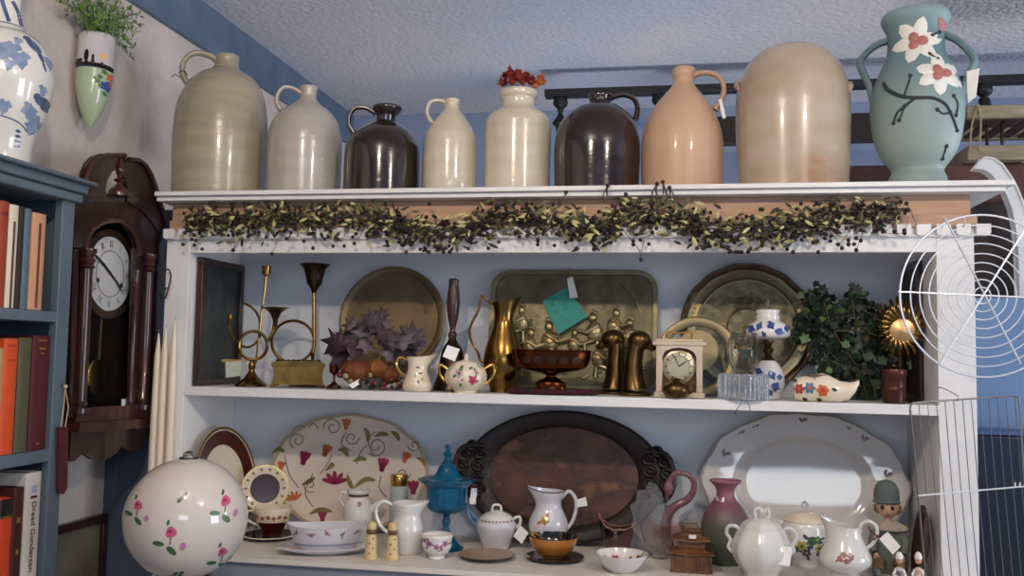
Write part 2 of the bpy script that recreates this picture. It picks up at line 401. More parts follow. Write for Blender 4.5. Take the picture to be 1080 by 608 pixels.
k = t5.sx
for (x, y, dy, r, m) in [(528, 90, 0, 7, M_red), (536, 80, -3, 8.5, M_red), (545, 86, -8, 8, M_red), (552, 82, 3, 7, M_red), (558, 90, -8, 7.5, M_red), (568, 88, -2, 8, M_or), (538, 91, -9, 7, M_red), (549, 92, -12, 6, M_red), (543, 78, 5, 6, M_red), (562, 93, -5, 6, M_or), (530, 82, 4, 5, M_red)]:
    mb = MB(); c = ((x-545)*k, dy*k, (97-y)*t5.sz+.031); bloom(mb, c, r*k); h = mb.build('flower_head', m, fo)
    MB().tube([(c[0]*.3, c[1]*.3, -.003), (c[0]*.55, c[1]*.55, .008), c], .001, 5).build('stem', M_olive, h)
# ------------------------------------------------------------------ magnolia vase
t = TH('magnolia_vase', 'tall teal pottery vase with angular handles and raised white magnolia blossoms', 'vase', 968, ZT, Y=2.46)
vp = smooth_prof([(36, 5), (38, 10), (36, 16), (32, 24), (31, 36), (32, 50), (38, 64), (45, 80), (50, 98), (51, 112), (49.5, 130), (46, 148), (40, 163), (31, 175), (28, 181), (31, 188), (32, 196)], 3)
t.sz *= .965
pr = t.prof(vp)
gm = grad_mat('teal_matt_glaze', [(0, '#7d918c'), (.25, '#8f9f98'), (.6, '#748a8b'), (.85, '#5f7a80'), (1, '#80999b')], 0, t.Z(5), .5)
mb = MB(); mb.lathe(pr+[(pr[-1][0]-.006, pr[-1][1]-.001), (pr[-1][0]-.012, pr[-1][1]-.03), (pr[-1][0]-.02, pr[-1][1]-.08), (0, pr[-1][1]-.081)], 64); mb.build('body', gm, t.o)
for h in ([(940, 30), (925, 34), (912, 44), (907, 53), (912, 68), (918, 84), (921, 98), (924, 108)], [(998, 30), (1011, 38), (1022, 50), (1029, 62), (1024, 76), (1018, 90), (1016, 100)]):
    MB().tube(t.path(h, 4), 4.2*t.sx, 8, flat=1.6).build('handle', gm, t.o)
S = t.surf(pr)
M_mw = mat('raised_white_petal', '#dcd9cf', .45); M_mp = mat('raised_pink_centre', '#a4685c', .5); M_br = mat('raised_dark_branch', '#2c3336', .5)
def petal(mb, S, u, v, a, L, w):
    def rf(q): return 1
    mb.patch(S, u+math.cos(a)*L*.5, v+math.sin(a)*L*.5, L*.5, w, a, 10, lift=.004, rf=lambda q: 1-.35*abs(math.cos(q))**4*(0 if math.cos(q) < 0 else -1))
def magnolia(u, v, r, rot, pts, nm='blossom'):
    mb = MB()
    for i, a in enumerate(pts): petal(mb, S, u, v, a+rot, r, r*.34)
    mb.cur = 1
    for a in (0, 2.1, 4.2): mb.patch(lambda a_, b_, l=0: S(a_, b_, .004+l), u+math.cos(a)*r*.27, v+math.sin(a)*r*.2, r*.27, r*.24, a, 10, lift=.004)
    return mb.build(nm, [M_mw, M_mp], t.o)
magnolia(969, 44, 23, -.3, [.15, 1.1, 2.2, 3.3, 4.3, 5.3])
magnolia(993, 83, 22, .1, [.4, 1.5, 2.5, 3.3, 4.4, 5.6])
mb = MB(); mb.cur = 1
for a in (0, 2, 4): mb.patch(S, 997+3*math.cos(a), 24+3*math.sin(a), 4, 4, 0, 8, lift=.003)
mb.build('blossom', [M_mw, M_mp], t.o)
def twig(pts, r):
    mb = MB(); q = smooth_pts([(a, b, 0) for a, b in pts], 5); mb.tube([S(p.x, p.y, 0) for p in q], [r*t.sx*(1-.4*i/len(q)) for i in range(len(q))], 7)
    for e in (pts[0], pts[-1]): mb.ell(S(e[0], e[1], 0), 2.4*t.sx, 8, 6)
    mb.build('branch', M_br, t.o)
for pts, r in [([(934, 88), (938, 96), (947, 104), (958, 109), (972, 111), (985, 112), (997, 118), (1004, 130), (1009, 143)], 2.4), ([(955, 108), (959, 97), (962, 85)], 1.6), ([(966, 111), (955, 119), (948, 124), (944, 134)], 1.8), ([(956, 118), (950, 132)], 1.2), ([(1002, 126), (995, 128), (989, 124)], 1.3), ([(1008, 128), (1010, 116), (1006, 108)], 1.5), ([(982, 60), (990, 66)], 1.6), ([(998, 160), (994, 172)], 1.3), ([(985, 38), (993, 33)], 1.6)]: twig(pts, r)
price_tag(t.o, [t.p3(1020, 77, -12), t.p3(1033, 76, -16), t.p3(1029, 106, -16), t.p3(1021, 112, -12)])

# ------------------------------------------------------------------ olive garland
ga = empty('berry_garland', W(575, 232, 2.325)); tag(ga, 'garland of dark berries and narrow olive leaves strung under the top board', 'garland')
gO = Vector(ga.location)
def GP(x, y, Y): return W(x, y, Y)-gO
spine = [(196, 234), (225, 232), (262, 234), (300, 228), (345, 234), (390, 230), (420, 238), (455, 246), (500, 242), (520, 226), (560, 228), (600, 238), (630, 242), (665, 228), (700, 226), (730, 236), (770, 246), (810, 240), (850, 236), (880, 226), (915, 224), (950, 222)]
def spn(u):
    u = max(0, min(.9999, u))*(len(spine)-1); i = int(u); f = u-i
    return spine[i][0]*(1-f)+spine[i+1][0]*f, spine[i][1]*(1-f)+spine[i+1][1]*f
rnd = random.Random(21)
M_stem = mat('vine_stem', '#3a3020', .7); M_lf = [mat('dark_olive_leaf', '#221f12', .6), mat('olive_leaf', '#55532c', .55), mat('pale_yellow_leaf', '#b3aa70', .5)]
M_berry = mat('black_berry', '#150d0e', .4, c2='#26120f', scale=80)
mb = MB()
for off in (0, 1.3, 2.6):
    mb.tube([GP(spn(i/90)[0], spn(i/90)[1]+4*math.sin(i*.5+off), 2.318+.006*math.cos(i*.5+off)) for i in range(91)], .0017, 5)
mb.build('main_stem', M_stem, ga)
lm = MB(); bs = []; st = MB()
for i in range(1700):
    u = rnd.random(); x, y = spn(u); dens = 1
    if 505 < x < 545 or 880 < x: 
        if rnd.random() < .45: continue
    y += rnd.gauss(0, 9.5); x += rnd.gauss(0, 6)
    y = max(209, min(264, y)); Y = 2.335-abs(rnd.gauss(0, .016))
    if y > 250: Y = min(Y, 2.33)
    c = GP(x, y, Y); a = rnd.gauss(0, .8)+(PI if rnd.random() < .5 else 0); d = Vector((math.cos(a), rnd.uniform(-.4, .2), math.sin(a))).normalized()
    L = rnd.uniform(.009, .0165); q = d.cross(Vector((0, 1, 0))).normalized(); w = L*.27; e = Vector((0, -L*.1, 0))
    lm.cur = rnd.choices([0, 1, 2], [7, 5, 4.2])[0]
    lm.add([c-d*L, c-d*L*.3+q*w+e, c+d*L*.4+q*w+e, c+d*L, c+d*L*.4-q*w+e, c-d*L*.3-q*w+e, c+e*2], [(0, 1, 6), (1, 2, 6), (2, 3, 6), (3, 4, 6), (4, 5, 6), (5, 0, 6)], True)
def gfix(p):
    if p.z > 1.901 and p.y > 2.296: p.z = 1.901
    p.y = min(p.y, 2.327); return p
clampw(lm, ga, fn=gfix)
lm.build('leaves', M_lf, ga)['kind'] = 'stuff'
bm0 = MB().ell((0, 0, 0), .0053, 10, 7)
berries = []
for i in range(720):
    u = rnd.random(); x, y = spn(u); y += rnd.gauss(3, 11); x += rnd.gauss(0, 7); y = max(215, min(266, y)); berries.append((x, y, 2.320-abs(rnd.gauss(0, .014)), 0))
for (x, y) in [(246, 264), (287, 268), (302, 252), (330, 262), (430, 256), (452, 258), (515, 262), (608, 262), (641, 196), (660, 205), (699, 192), (676, 274), (668, 258), (735, 262), (790, 264), (815, 262), (888, 262), (858, 256), (884, 258), (908, 254), (926, 240), (954, 246), (956, 215), (950, 213), (958, 222), (948, 230), (895, 258), (922, 232), (693, 194), (706, 198), (597, 203), (742, 262), (838, 248), (903, 264), (246, 248), (205, 248), (590, 248), (470, 262)]:
    berries.append((x, y, 2.2935, 1))
    cx0 = x+rnd.uniform(-14, 14); cy0 = max(214, min(244, y-18 if y > 230 else y+16))
    st.tube(smooth_pts([GP(cx0, cy0, 2.315), GP((x+cx0)/2+rnd.uniform(-4, 4), (y+cy0)/2, 2.297), GP(x, y, 2.296)], 4), .0006, 4)
st.tube(smooth_pts([GP(655, 240, 2.315), GP(668, 256, 2.30), GP(674, 264, 2.298), GP(676, 274, 2.296)], 4), .0007, 4)
st.tube(smooth_pts([GP(895, 226, 2.315), GP(915, 236, 2.297), GP(935, 246, 2.295), GP(954, 246, 2.295)], 4), .0007, 4)
clampw(st, ga, fn=gfix); st.build('tendrils', M_stem, ga)['kind'] = 'stuff'
berries.sort(key=lambda b: b[2]); first = None; rest = MB()
for i, (x, y, Y, f) in enumerate(berries):
    c = GP(x, y, Y)
    if i < 100:
        if first is None: first = bm0.build('berry', M_berry, ga); o = first
        else: o = first.copy(); col.objects.link(o)
        o.parent = ga; o.location = c
    else: rest.ell(c, .0050, 8, 6)

rest.build('berries', M_berry, ga)['kind'] = 'stuff'
# ================================================================== middle shelf
def dish(mb, a, b, zc, rings, outline=None, seg=64, th=.004, mats=None):
    """upright plate facing -y; rings: (t, depth towards viewer, material slot), t 0..1 from centre"""
    vs = []; n = len(rings)
    def P(t, k, y):
        an = 2*PI*k/seg; q = outline(an, t) if outline else 1
        return (a*t*q*math.cos(an), y, zc+b*t*q*math.sin(an))
    for t_, d, m in rings:
        mb_v = [P(t_, k, -d) for k in range(seg)]; vs.append(mb_v)
    allv = [v for r in vs for v in r]; o = len(allv)
    back = [[(x, y+th, z) for x, y, z in r] for r in vs]; allv2 = allv+[v for r in back for v in r]
    for i in range(n-1):
        mb.cur = rings[i+1][2]; fs = []; g = []
        for k in range(seg):
            k2 = (k+1) % seg
            fs.append((i*seg+k, i*seg+k2, (i+1)*seg+k2, (i+1)*seg+k)[::-1]); g.append((o+i*seg+k, o+i*seg+k2, o+(i+1)*seg+k2, o+(i+1)*seg+k))
        for q in fs+g: mb.f.append(tuple(j+len(mb.v) for j in q)); mb.mi.append(mb.cur); mb.sm.append(True)
    base = len(mb.v); mb.v += allv2
    mb.f.append(tuple(base+k for k in range(seg))[::-1]); mb.mi.append(rings[0][2]); mb.sm.append(True)
    mb.f.append(tuple(base+o+k for k in range(seg))); mb.mi.append(rings[0][2]); mb.sm.append(True)
    e = (n-1)*seg
    for k in range(seg):
        k2 = (k+1) % seg; mb.f.append((base+e+k, base+o+e+k, base+o+e+k2, base+e+k2)[::-1]); mb.mi.append(rings[-1][2]); mb.sm.append(True)
    mb.cur = 0
def leaner(name, label, cat, cx, top, bot, z, tilt=.13, depth=0, group=None):
    """empty at the foot of an upright plate leaning on the back panel"""
    Yt = YB-.010-depth; H0 = W(cx, top, Yt).z-z; H = H0/math.cos(tilt)
    Yb = Yt-H*math.sin(tilt); P = W(cx, 400, Yb); P = Vector((W(cx, pix((P.x, Yb, z+H/2))[1], Yb+H/2*math.sin(tilt)).x, Yb, z))
    P = P+Vector((0, 0, .0036)); o = empty(name, P, 0, -tilt); tag(o, label, cat, group)
    o_ = type('L', (), {})(); o_.o = o; o_.H = H; o_.s = (Vector((P.x, Yb, z+H/2))-EYE).dot(Fv)/FPX; o_.cx = cx
    Mx = Matrix.Translation(P) @ Matrix.Rotation(-tilt, 4, 'X'); Mi = Mx.inverted()
    def loc(x, y, dy=0):
        """photo pixel -> local point on the plate plane y=-dy"""
        d = Mi.to_3x3() @ ray(x, y); e = Mi @ EYE; k = (-dy-e.y)/d.y; return e+d*k
    o_.loc = loc
    return o_
# dark painting inside the left end
def side_picture(name, label, X, Y0, Y1, z, H, sgn, fm, pm, fw=.02):
    o = empty(name, (X, (Y0+Y1)/2, z+.001)); tag(o, label, 'picture'); hw = (Y1-Y0)/2; mb = MB()
    for a in [(-hw, hw, 0, fw), (-hw, hw, H-fw, H), (-hw, -hw+fw, fw, H-fw), (hw-fw, hw, fw, H-fw)]: mb.box(0, (.018 if sgn > 0 else .009)*sgn, a[0], a[1], a[2], a[3])
    mb.build('frame', fm, o, bevel=.002); MB().box(.002*sgn, .007*sgn, -hw+fw, hw-fw, fw, H-fw).build('canvas', pm, o); return o
side_picture('framed_painting', 'dark framed painting standing against the left end of the middle shelf', XL+.004, 2.385, 2.640, ZM, .358, 1, M_dk,
    mat('dark_teal_painting', '#20292c', .4, c2='#39403c', scale=9, c3='#4a4636', stretch=(1, 2, 1)))
side_picture('framed_picture', 'dark wooden framed picture standing at the right end of the middle shelf behind the ivy', XR-.004, 2.47, 2.640, ZM, .36, -1, M_dk, mat('dark_brown_picture', '#2a1d18', .5, c2='#3a2b22'))
# horn candelabra
t = TH('horn_candle_holder', 'brass candle holder of curled hunting horns on a bell-shaped foot', 'candle holder', 265, ZM, Y=2.46)
p = t.prof(smooth_prof([(1.5, 380), (3, 383), (4, 387), (3, 391), (5, 395), (9, 400), (16, 405), (18, 409)], 3)); MB().lathe(p, 36).build('base', M_brass, t.o)
mb = MB()
ring = [t.p3(265.5+15*math.cos(a), 365+15*math.sin(a), -2) for a in [2*PI*i/28 for i in range(28)]]
mb.tube(ring, 1.7*t.sx, 8, closed=True)
mb.tube(t.path([(280, 362, -2), (285, 352, -1), (287, 342, 0), (288, 334, 0)]), [1.6*t.sx]*19, 8)
mb.build('coiled_horn', M_brass, t.o)
MB().lathe(hollow([(2*t.sx, t.Z(346)), (3*t.sx, t.Z(337)), (6*t.sx, t.Z(330)), (11*t.sx, t.Z(326)), (16*t.sx, t.Z(324))], .001), 30, c=(t.X(288), 0, 0)).build('horn_bell', M_brassd, t.o)
mb = MB(); mb.tube(t.path([(253, 320, 4), (263, 325, 4), (270, 334, 4), (272, 346, 4), (271, 358, 3), (263, 366, 2), (254, 366, 2), (246, 360, 0), (240, 350, 0), (239.5, 344, 0)]), 1.3*t.sx, 8)
mb.tube(t.path([(269, 384, 1), (271.5, 350, 3), (273, 328, 3), (275, 310, 2), (276.5, 290, 1)]), 1.1*t.sx, 8)
mb.build('arm', M_brass, t.o)
for x, y, r in [(239.5, 344, 2.6), (276.6, 291, 4.6)]:
    MB().lathe(hollow([(1.2*t.sx, t.Z(y)), (r*t.sx, t.Z(y-2)), (r*t.sx, t.Z(y-8)), (r*1.1*t.sx, t.Z(y-11))], .0008), 20, c=(t.X(x), 0, 0)).build('candle_cup', M_brass, t.o)
MB().box(t.X(233), t.X(259), -.003, .003, t.Z(382.5), t.Z(380)).build('cross_bar', M_brass, t.o)
price_tag(t.o, [t.p3(237, 383, -5), t.p3(254, 381, -5), t.p3(254, 397, -5), t.p3(238, 399, -5)], m=mat('pale_green_tag', '#a9b0a0', .8))
# footed box
t = TH('brass_box', 'small rectangular brass box with curled feet and ornate lid', 'box', 314, ZM, Y=2.45)
w = 26*t.sx; d = .035; mb = MB(); h0, h1 = t.Z(405), t.Z(386)
mb.prism([(-w, h0), (w, h0), (w*.93, (h0+h1)/2), (w*1.03, h1), (-w*1.03, h1), (-w*.93, (h0+h1)/2)], -d, d); bx = mb.build('body', mat('box_brass', '#7d6236', .42, 1, c2='#66502c', scale=25, bump=.0006, bscale=50), t.o, bevel=.002)
mb = MB(); mb.prism([(-w*1.08, h1), (w*1.08, h1), (w*1.05, h1+.006), (w*.7, h1+.011), (-w*.7, h1+.011), (-w*1.05, h1+.006)], -d*1.1, d*1.1)
for i in range(9): mb.ell(((i-4)*w*.2, -d*.5, h1+.012), (.008, .012, .005), 8, 5)
mb.build('lid', M_brassd, t.o, bevel=.0015)
for sx_ in (-1, 1):
    for sy_ in (-1, 1): MB().tube(smooth_pts([(sx_*w*.8, sy_*d*.8, h0), (sx_*w*.95, sy_*d*.9, h0*.6), (sx_*w*1.1, sy_*d, .003)], 4), [.007, .006, .005, .004, .004, .004, .004, .003, .003], 8).build('foot', M_brass, t.o)
bt = t
t = TH('horn_candlestick', 'tall brass horn candlestick with one big coil and a wide flared mouth', 'candlestick', 314, ZM, Y=2.55)
r = 22.5
mb = MB(); mb.tube([t.p3(307.5+r*math.cos(a), 361+r*math.sin(a)*.98) for a in [2*PI*i/36 for i in range(36)]], 1.6*t.sx, 8, closed=True)
mb.tube(t.path([(329, 372), (330, 360), (329, 340), (328, 306)]), 2.1*t.sx, 10); mb.tube(t.path([(329, 368), (328, 385), (322, 400)]), 2*t.sx, 8)
mb.build('coiled_tube', M_brass, t.o)
MB().lathe(hollow([(2.4*t.sx, t.Z(309)), (4*t.sx, t.Z(304)), (8*t.sx, t.Z(299)), (9.5*t.sx, t.Z(292)), (12*t.sx, t.Z(283)), (17*t.sx, t.Z(278))], .001), 32, c=(t.X(328), 0, 0)).build('mouth', M_bronze, t.o)
MB().lathe(smooth_prof([(18*t.sx, 0), (17*t.sx, .004), (8*t.sx, .01), (4*t.sx, .02), (2.5*t.sx, t.Z(385))], 3), 30, c=(t.X(322), 0, 0)).build('base', M_brassd, t.o)
# little copper candle cup
M_copper = mat('copper', '#8a4a28', .28, 1, c2='#6e381f', scale=20)
t = TH('copper_candlestick', 'tiny copper candlestick between the brass box and purple leaves', 'candlestick', 352, ZM, Y=2.42)
MB().lathe(hollow(t.prof([(6, 384), (5.5, 388), (5, 393), (1.5, 396), (1.2, 402), (3, 405), (8, 408), (8, 412)]), .001, .02), 28).build('body', M_copper, t.o)
# round tray
L = leaner('round_tray', 'large plain round dark brass tray leaning on the back beside the horn candlesticks', 'tray', 413, 280, 0, ZM)
L.H = .305*0+ (L.s*118)*1.0
M_tray = mat('tray_metal', '#857254', .5, .65, c2='#6f5f48', scale=8, bump=.0004, bscale=20)
R_ = 58.5*L.s; zc = L.loc(413, 338).z
mb = MB(); dish(mb, R_, R_, zc, [(.02, .0, 0), (.5, .0, 0), (.86, .001, 0), (.9, .006, 0), (.97, .007, 0), (1, .003, 0)], th=.002); mb.build('plate', M_tray, L.o)
def settle(o, zmin=0):
    pass
# leaf arrangement
t = TH('autumn_leaf_arrangement', 'bunch of purple maple leaves with orange pumpkins at its foot', 'autumn decoration', 390, ZM, Y=2.43)
M_pl = [mat('purple_leaf', '#51444a', .75, c2='#3c3036', scale=30), mat('mauve_leaf', '#75686c', .75, c2='#5a4b51', scale=30), mat('dark_plum_leaf', '#35232d', .7, c2='#4a2f3a', scale=30)]
def maple(mb, c, size, rot, tiltx, tilty, m):
    pts = []
    for a, r in [(90, 1), (75, .55), (62, .62), (42, .95), (30, .5), (12, .62), (-8, .85), (-25, .45), (-60, .5), (-90, .3), (-120, .5), (-155, .45), (-172, .85), (168, .62), (150, .5), (138, .95), (118, .62), (105, .55)]:
        an = math.radians(a)+rot; pts.append((r*size*math.cos(an), (-.25 if r > .8 else 0)*size*.5, r*size*math.sin(an)))
    Mx = Matrix.Translation(c) @ Matrix.Rotation(tiltx, 4, 'X') @ Matrix.Rotation(tilty, 4, 'Z'); n = len(pts); mb.cur = m
    mb.add([(0, -.0, 0)]+pts, [(0, 1+k, 1+(k+1) % n) for k in range(n)], False, Mx)
rnd = random.Random(8); mb = MB()
for (x, y, s, ro, m) in [(355, 366, 17, .5, 2), (366, 358, 15, .9, 0), (382, 350, 17, .1, 1), (396, 346, 16, -.3, 1), (405, 360, 16, -.6, 0), (420, 360, 18, -1.2, 1), (430, 356, 16, -1, 0), (375, 372, 14, .8, 2), (390, 340, 12, .2, 0), (425, 376, 18, -.8, 0), (412, 376, 15, -.2, 1), (368, 344, 11, .5, 1), (400, 334, 10, 0, 0), (360, 378, 15, 1.4, 2), (439, 362, 12, -1.5, 1), (384, 362, 14, 2.4, 1), (404, 352, 12, 2.9, 2)]:
    maple(mb, t.p3(x, y, rnd.uniform(-17, -2)), s*1.3*t.sx, ro, rnd.uniform(-.8, .2), rnd.uniform(-.7, .7), m)
clampw(mb, t.o, YB-.01, ZM+.002); mb.build('leaves', M_pl, t.o, solid=.0006)
M_pk = mat('orange_pumpkin', '#7a3f1e', .6, c2='#5e2f16', scale=25)
def pumpkin(x, y, r, dy, m=M_pk):
    c = t.p3(x, y, dy); mb = MB(); k = r*t.sx
    mb.lathe(smooth_prof([(.02*k, -.72*k), (.6*k, -.68*k), (.98*k, -.25*k), (1*k, .15*k), (.65*k, .68*k), (.1*k, .6*k)], 3), 40, c=c, rf=lambda a, z: 1-.07*abs(math.cos(a*5)))
    o = mb.build('pumpkin', m, t.o); MB().tube([(c[0], c[1], c[2]+.55*k), (c[0]+.1*k, c[1], c[2]+1.0*k)], [.12*k, .07*k], 7).build('stalk', M_olive, o)
pumpkin(374, 392, 16, -4); pumpkin(399, 389, 14, 2, mat('brown_orange_gourd', '#8a5528', .5, c2='#70401f')); pumpkin(412, 396, 12, -4)
mb = MB()
for i in range(60):
    x = rnd.uniform(352, 425); y = rnd.uniform(395, 410); mb.cur = rnd.choice([0, 1, 1, 2]); mb.ell(t.p3(x, y, rnd.uniform(-16, -6)), rnd.uniform(1.6, 3.4)*t.sx, 8, 6)
clampw(mb, t.o, None, ZM+.002); mb.build('berry_bed', [mat('crimson_berry', '#6c1f33', .4), mat('brown_moss', '#3a2c1c', .9), mat('dried_cream', '#9a8d72', .8)], t.o)['kind'] = 'stuff'
price_tag(t.o, [t.p3(368, 406, -17), t.p3(379, 400, -17), t.p3(383, 403, -17), t.p3(372, 410, -17)])
# hand bell
t = TH('hand_bell', 'bronze hand bell with a turned wooden handle behind the flowered sugar bowl', 'bell', 476, ZM, Y=2.5)
MB().lathe(t.prof(smooth_prof([(4, 294), (5.5, 296), (5.2, 300), (6.5, 312), (7, 322), (5.5, 336), (3.5, 345), (3.2, 350), (5, 353), (4, 358)], 3), False), 28).build('handle', mat('turned_dark_wood', '#3b2520', .3, c2='#4a2d24', coat=.5), t.o)
MB().lathe(hollow(t.prof(smooth_prof([(4, 358), (6, 362), (11, 370), (13, 382), (15, 396), (19, 408), (20, 412)], 3))[::1], .001, .0), 36).build('bell_cup', M_bronze, t.o)
# creamer
def profS(t, pts, n=3, t_=.0022, seg=48, hol=True, rf=None, mats=None, name='body', dec=None, zin=.004):
    pr = t.prof(smooth_prof(pts, n)); S = t.surf(pr); mb = MB(); mb.lathe(hollow(pr, t_, zin) if hol else pr, seg, rf=rf)
    if dec: dec(mb, S)
    return mb, pr, S
def spouted(mb, cxl, zt, zb, amt, side=1, lift=0, width=.9):
    """pull the lip of a lathe out to a pouring spout on one side"""
    out = []
    for x, y, z in mb.v:
        if z > zb:
            f = ((z-zb)/(zt-zb)); a = math.atan2(y, side*x); g = math.exp(-(a/width)**2)*min(1.2, f)**1.5
            x += side*amt*g; z += lift*g; y *= 1-.35*g
        out.append((x, y, z))
    mb.v = out
t = TH('creamer', 'small ivory creamer with gold handle and faint leaf sprig', 'creamer', 440, ZM, Y=2.385)
def dec(mb, S):
    for x, y, m in [(440, 388, 1), (443, 394, 1), (438, 397, 2), (445, 400, 2), (441, 403, 1)]: mb.cur = m; mb.patch(S, x, y, 2.2, 1.2, x, 8)
mb, pr, S = profS(t, [(12.5, 377), (11.5, 380), (10.5, 386), (11, 392), (13.5, 400), (16, 407), (14, 413), (12, 416)], dec=dec)
spouted(mb, 0, t.Z(377), t.Z(392), 9*t.sx, 1, 4*t.sz)
mb.build('body', [M_ivory, M_greyp, mat('pale_green_paint', '#9aa37c', .4)], t.o)
MB().tube(t.path([(429, 381), (421, 378), (417, 384), (420, 392), (427, 398), (426, 403)]), 1.7*t.sx, 9).build('handle', M_gold, t.o)
# floral sugar bowl
t = TH('sugar_bowl', 'lidded ivory sugar bowl painted with pink and white roses and gold handles', 'sugar bowl', 491, ZM, Y=2.385)
def dec(mb, S):
    for x, y, r, m, c in [(484, 394, 5, 1, 4), (498, 401, 5, 2, 4), (491, 391, 4, 3, 1), (487, 401, 4, 3, 2), (502, 393, 3, 1, 2)]: flower(mb, S, x, y, r, m, c, 5, rot=x)
mb, pr, S = profS(t, [(13, 384), (15, 386), (20, 391), (22, 398), (20, 405), (14, 411), (12, 413), (13, 416)], dec=dec, hol=False, rf=lambda a, z: 1+.03*math.cos(8*a))
mb.build('body', [M_ivory, mat('mauve_paint', '#b5a0b0', .3), M_pink, mat('cream_petal', '#eadfd8', .3), M_mag, M_green], t.o)
MB().lathe(t.prof(smooth_prof([(1, 374), (2.5, 376), (2, 379), (6, 381), (12, 383), (14, 385.5)], 3), False), 40).build('lid', M_ivory, t.o)
MB().tube(t.path([(473, 392), (464, 386), (463, 394), (468, 402), (474, 404)]), 1.5*t.sx, 8).build('handle', M_gold, t.o)
MB().tube(t.path([(510, 390), (519, 385), (521, 394), (515, 403), (509, 406)]), 1.5*t.sx, 8).build('handle', M_gold, t.o)
price_tag(t.o, [t.p3(471, 365, -3), t.p3(484, 369, -3), t.p3(479, 382, -6), t.p3(466, 377, -6)])
# ewer
t = TH('brass_ewer', 'tall polished brass ewer with thin looping handle and pointed lip', 'ewer', 530, ZM, Y=2.48)
mb, pr, S = profS(t, [(13, 319), (12, 323), (10.3, 332), (10.5, 341), (14, 353), (18.5, 366), (21, 380), (19.5, 395), (14, 408), (13.5, 414)], t_=.0012)
spouted(mb, 0, t.Z(319), t.Z(334), 7*t.sx, 1, 8*t.sz); mb.build('body', M_brass, t.o)
MB().tube(t.path([(519, 322), (512, 318), (507, 312), (505, 318), (502, 330), (496, 342), (494, 352), (497, 363), (503, 372), (506, 381), (511, 384)]), [1.3*t.sx]*61, 8).build('handle', M_brass, t.o)
# embossed tray
L = leaner('embossed_tray', 'large rectangular dark brass tray embossed with a crowd of figures, leaning at the back', 'tray', 606, 284, 0, ZM, .12)
lc = L.loc; TL = lc(518, 300); TR = lc(694, 300); top = lc(606, 284).z; hw = (TR.x-TL.x)/2; cxx = (TR.x+TL.x)/2
def rr(hw, z0, z1, r, sag, n=8):
    pts = []
    for cxs, czs, a0 in [(1, 1, 0), (-1, 1, 90), (-1, 0, 180), (1, 0, 270)]:
        for i in range(n+1):
            a = math.radians(a0+90*i/n); pts.append((cxs*(hw-r)+r*math.cos(a), (z1-r if czs else z0+r)+r*math.sin(a)))
    out = []
    for x, z in pts: out.append((cxx+x, z-(sag*(x/hw)**2 if z > (z0+z1)/2 else 0)))
    return out
M_emb = mat('embossed_dark_brass', '#8d8466', .42, .7, c2='#6f684e', scale=14, bump=.0015, bscale=40)
mb = MB(); P1 = rr(hw, .002, top, .055, .006); P2 = rr(hw-.014, .016, top-.014, .045, .006); n = len(P1)
mb.add([(x, 0, z) for x, z in P1]+[(x, -.008, z) for x, z in P1]+[(x, -.007, z) for x, z in P2]+[(x, .0, z) for x, z in P2], [tuple(range(n))]+[(i, n+i, n+(i+1) % n, (i+1) % n) for i in range(n)]+[(n+i, 2*n+i, 2*n+(i+1) % n, n+(i+1) % n) for i in range(n)]+[(2*n+i, 3*n+i, 3*n+(i+1) % n, 2*n+(i+1) % n) for i in range(n)]+[tuple(3*n+i for i in range(n))], False)
mb.build('tray', M_emb, L.o, bevel=.001)
mb = MB(); rnd = random.Random(5)
M_embr = mat('embossed_relief_brass', '#b5a278', .32, .75, c2='#8a7a58', scale=30, bump=.001, bscale=60)
def fig(x, y, h, lean=0, arm=1):
    """one embossed figure: head, hunched body, arm and legs"""
    s = L.s; c = lc(x, y); cx_, cz_ = c.x, c.z
    mb.ell((cx_, -.004, cz_), (h*.12*s, .008, h*.14*s), 10, 7); mb.tube([(cx_-h*.1*s, -.003, cz_+h*.15*s), (cx_, -.006, cz_+h*.2*s), (cx_+h*.12*s, -.003, cz_+h*.13*s)], h*.05*s, 6)
    bx_ = cx_+lean*h*.22*s; mb.ell((bx_, -.002, cz_-h*.4*s), (h*.24*s, .011, h*.3*s), 12, 8)
    mb.tube([(bx_-arm*h*.1*s, -.008, cz_-h*.22*s), (bx_+arm*h*.22*s, -.012, cz_-h*.42*s), (bx_+arm*h*.48*s, -.008, cz_-h*.34*s)], h*.06*s, 7)
    mb.tube([(bx_, -.006, cz_-h*.62*s), (bx_+arm*h*.28*s, -.010, cz_-h*.72*s), (bx_+arm*h*.24*s, -.005, cz_-h*1.05*s)], h*.07*s, 7)
    mb.tube([(bx_-arm*h*.08*s, -.006, cz_-h*.66*s), (bx_-arm*h*.1*s, -.006, cz_-h*1.0*s)], h*.07*s, 7)
    for k in range(3): mb.tube([(bx_-h*.2*s, -.007, cz_-h*(.25+.14*k)*s), (bx_, -.013, cz_-h*(.32+.14*k)*s), (bx_+h*.2*s, -.007, cz_-h*(.26+.14*k)*s)], h*.022*s, 5)
for a in [(550, 328, 34, 0, -1), (579, 345, 40, .2, 1), (560, 352, 36, -.2, 1), (625, 336, 38, .3, -1), (650, 331, 34, -.2, 1), (664, 342, 36, 0, -1), (606, 352, 30, 0, 1), (632, 365, 34, 0, 1), (541, 350, 34, 0, 1)]: fig(*a)
for i in range(26):
    x = rnd.uniform(545, 680); y = rnd.uniform(372, 404); c = lc(x, y); mb.tube(smooth_pts([(c.x-.012, -.002, c.z), (c.x, -.006, c.z+rnd.uniform(-.01, .01)), (c.x+.014, -.002, c.z+rnd.uniform(-.008, .008))], 3), .0028, 6)
mb.tube(smooth_pts([lc(655, 300, .0)+Vector((0, -.002, 0)), lc(668, 312)+Vector((0, -.005, 0)), lc(676, 330)+Vector((0, -.003, 0))], 4), .002, 6)
mb.build('embossed_scene', M_embr, L.o)
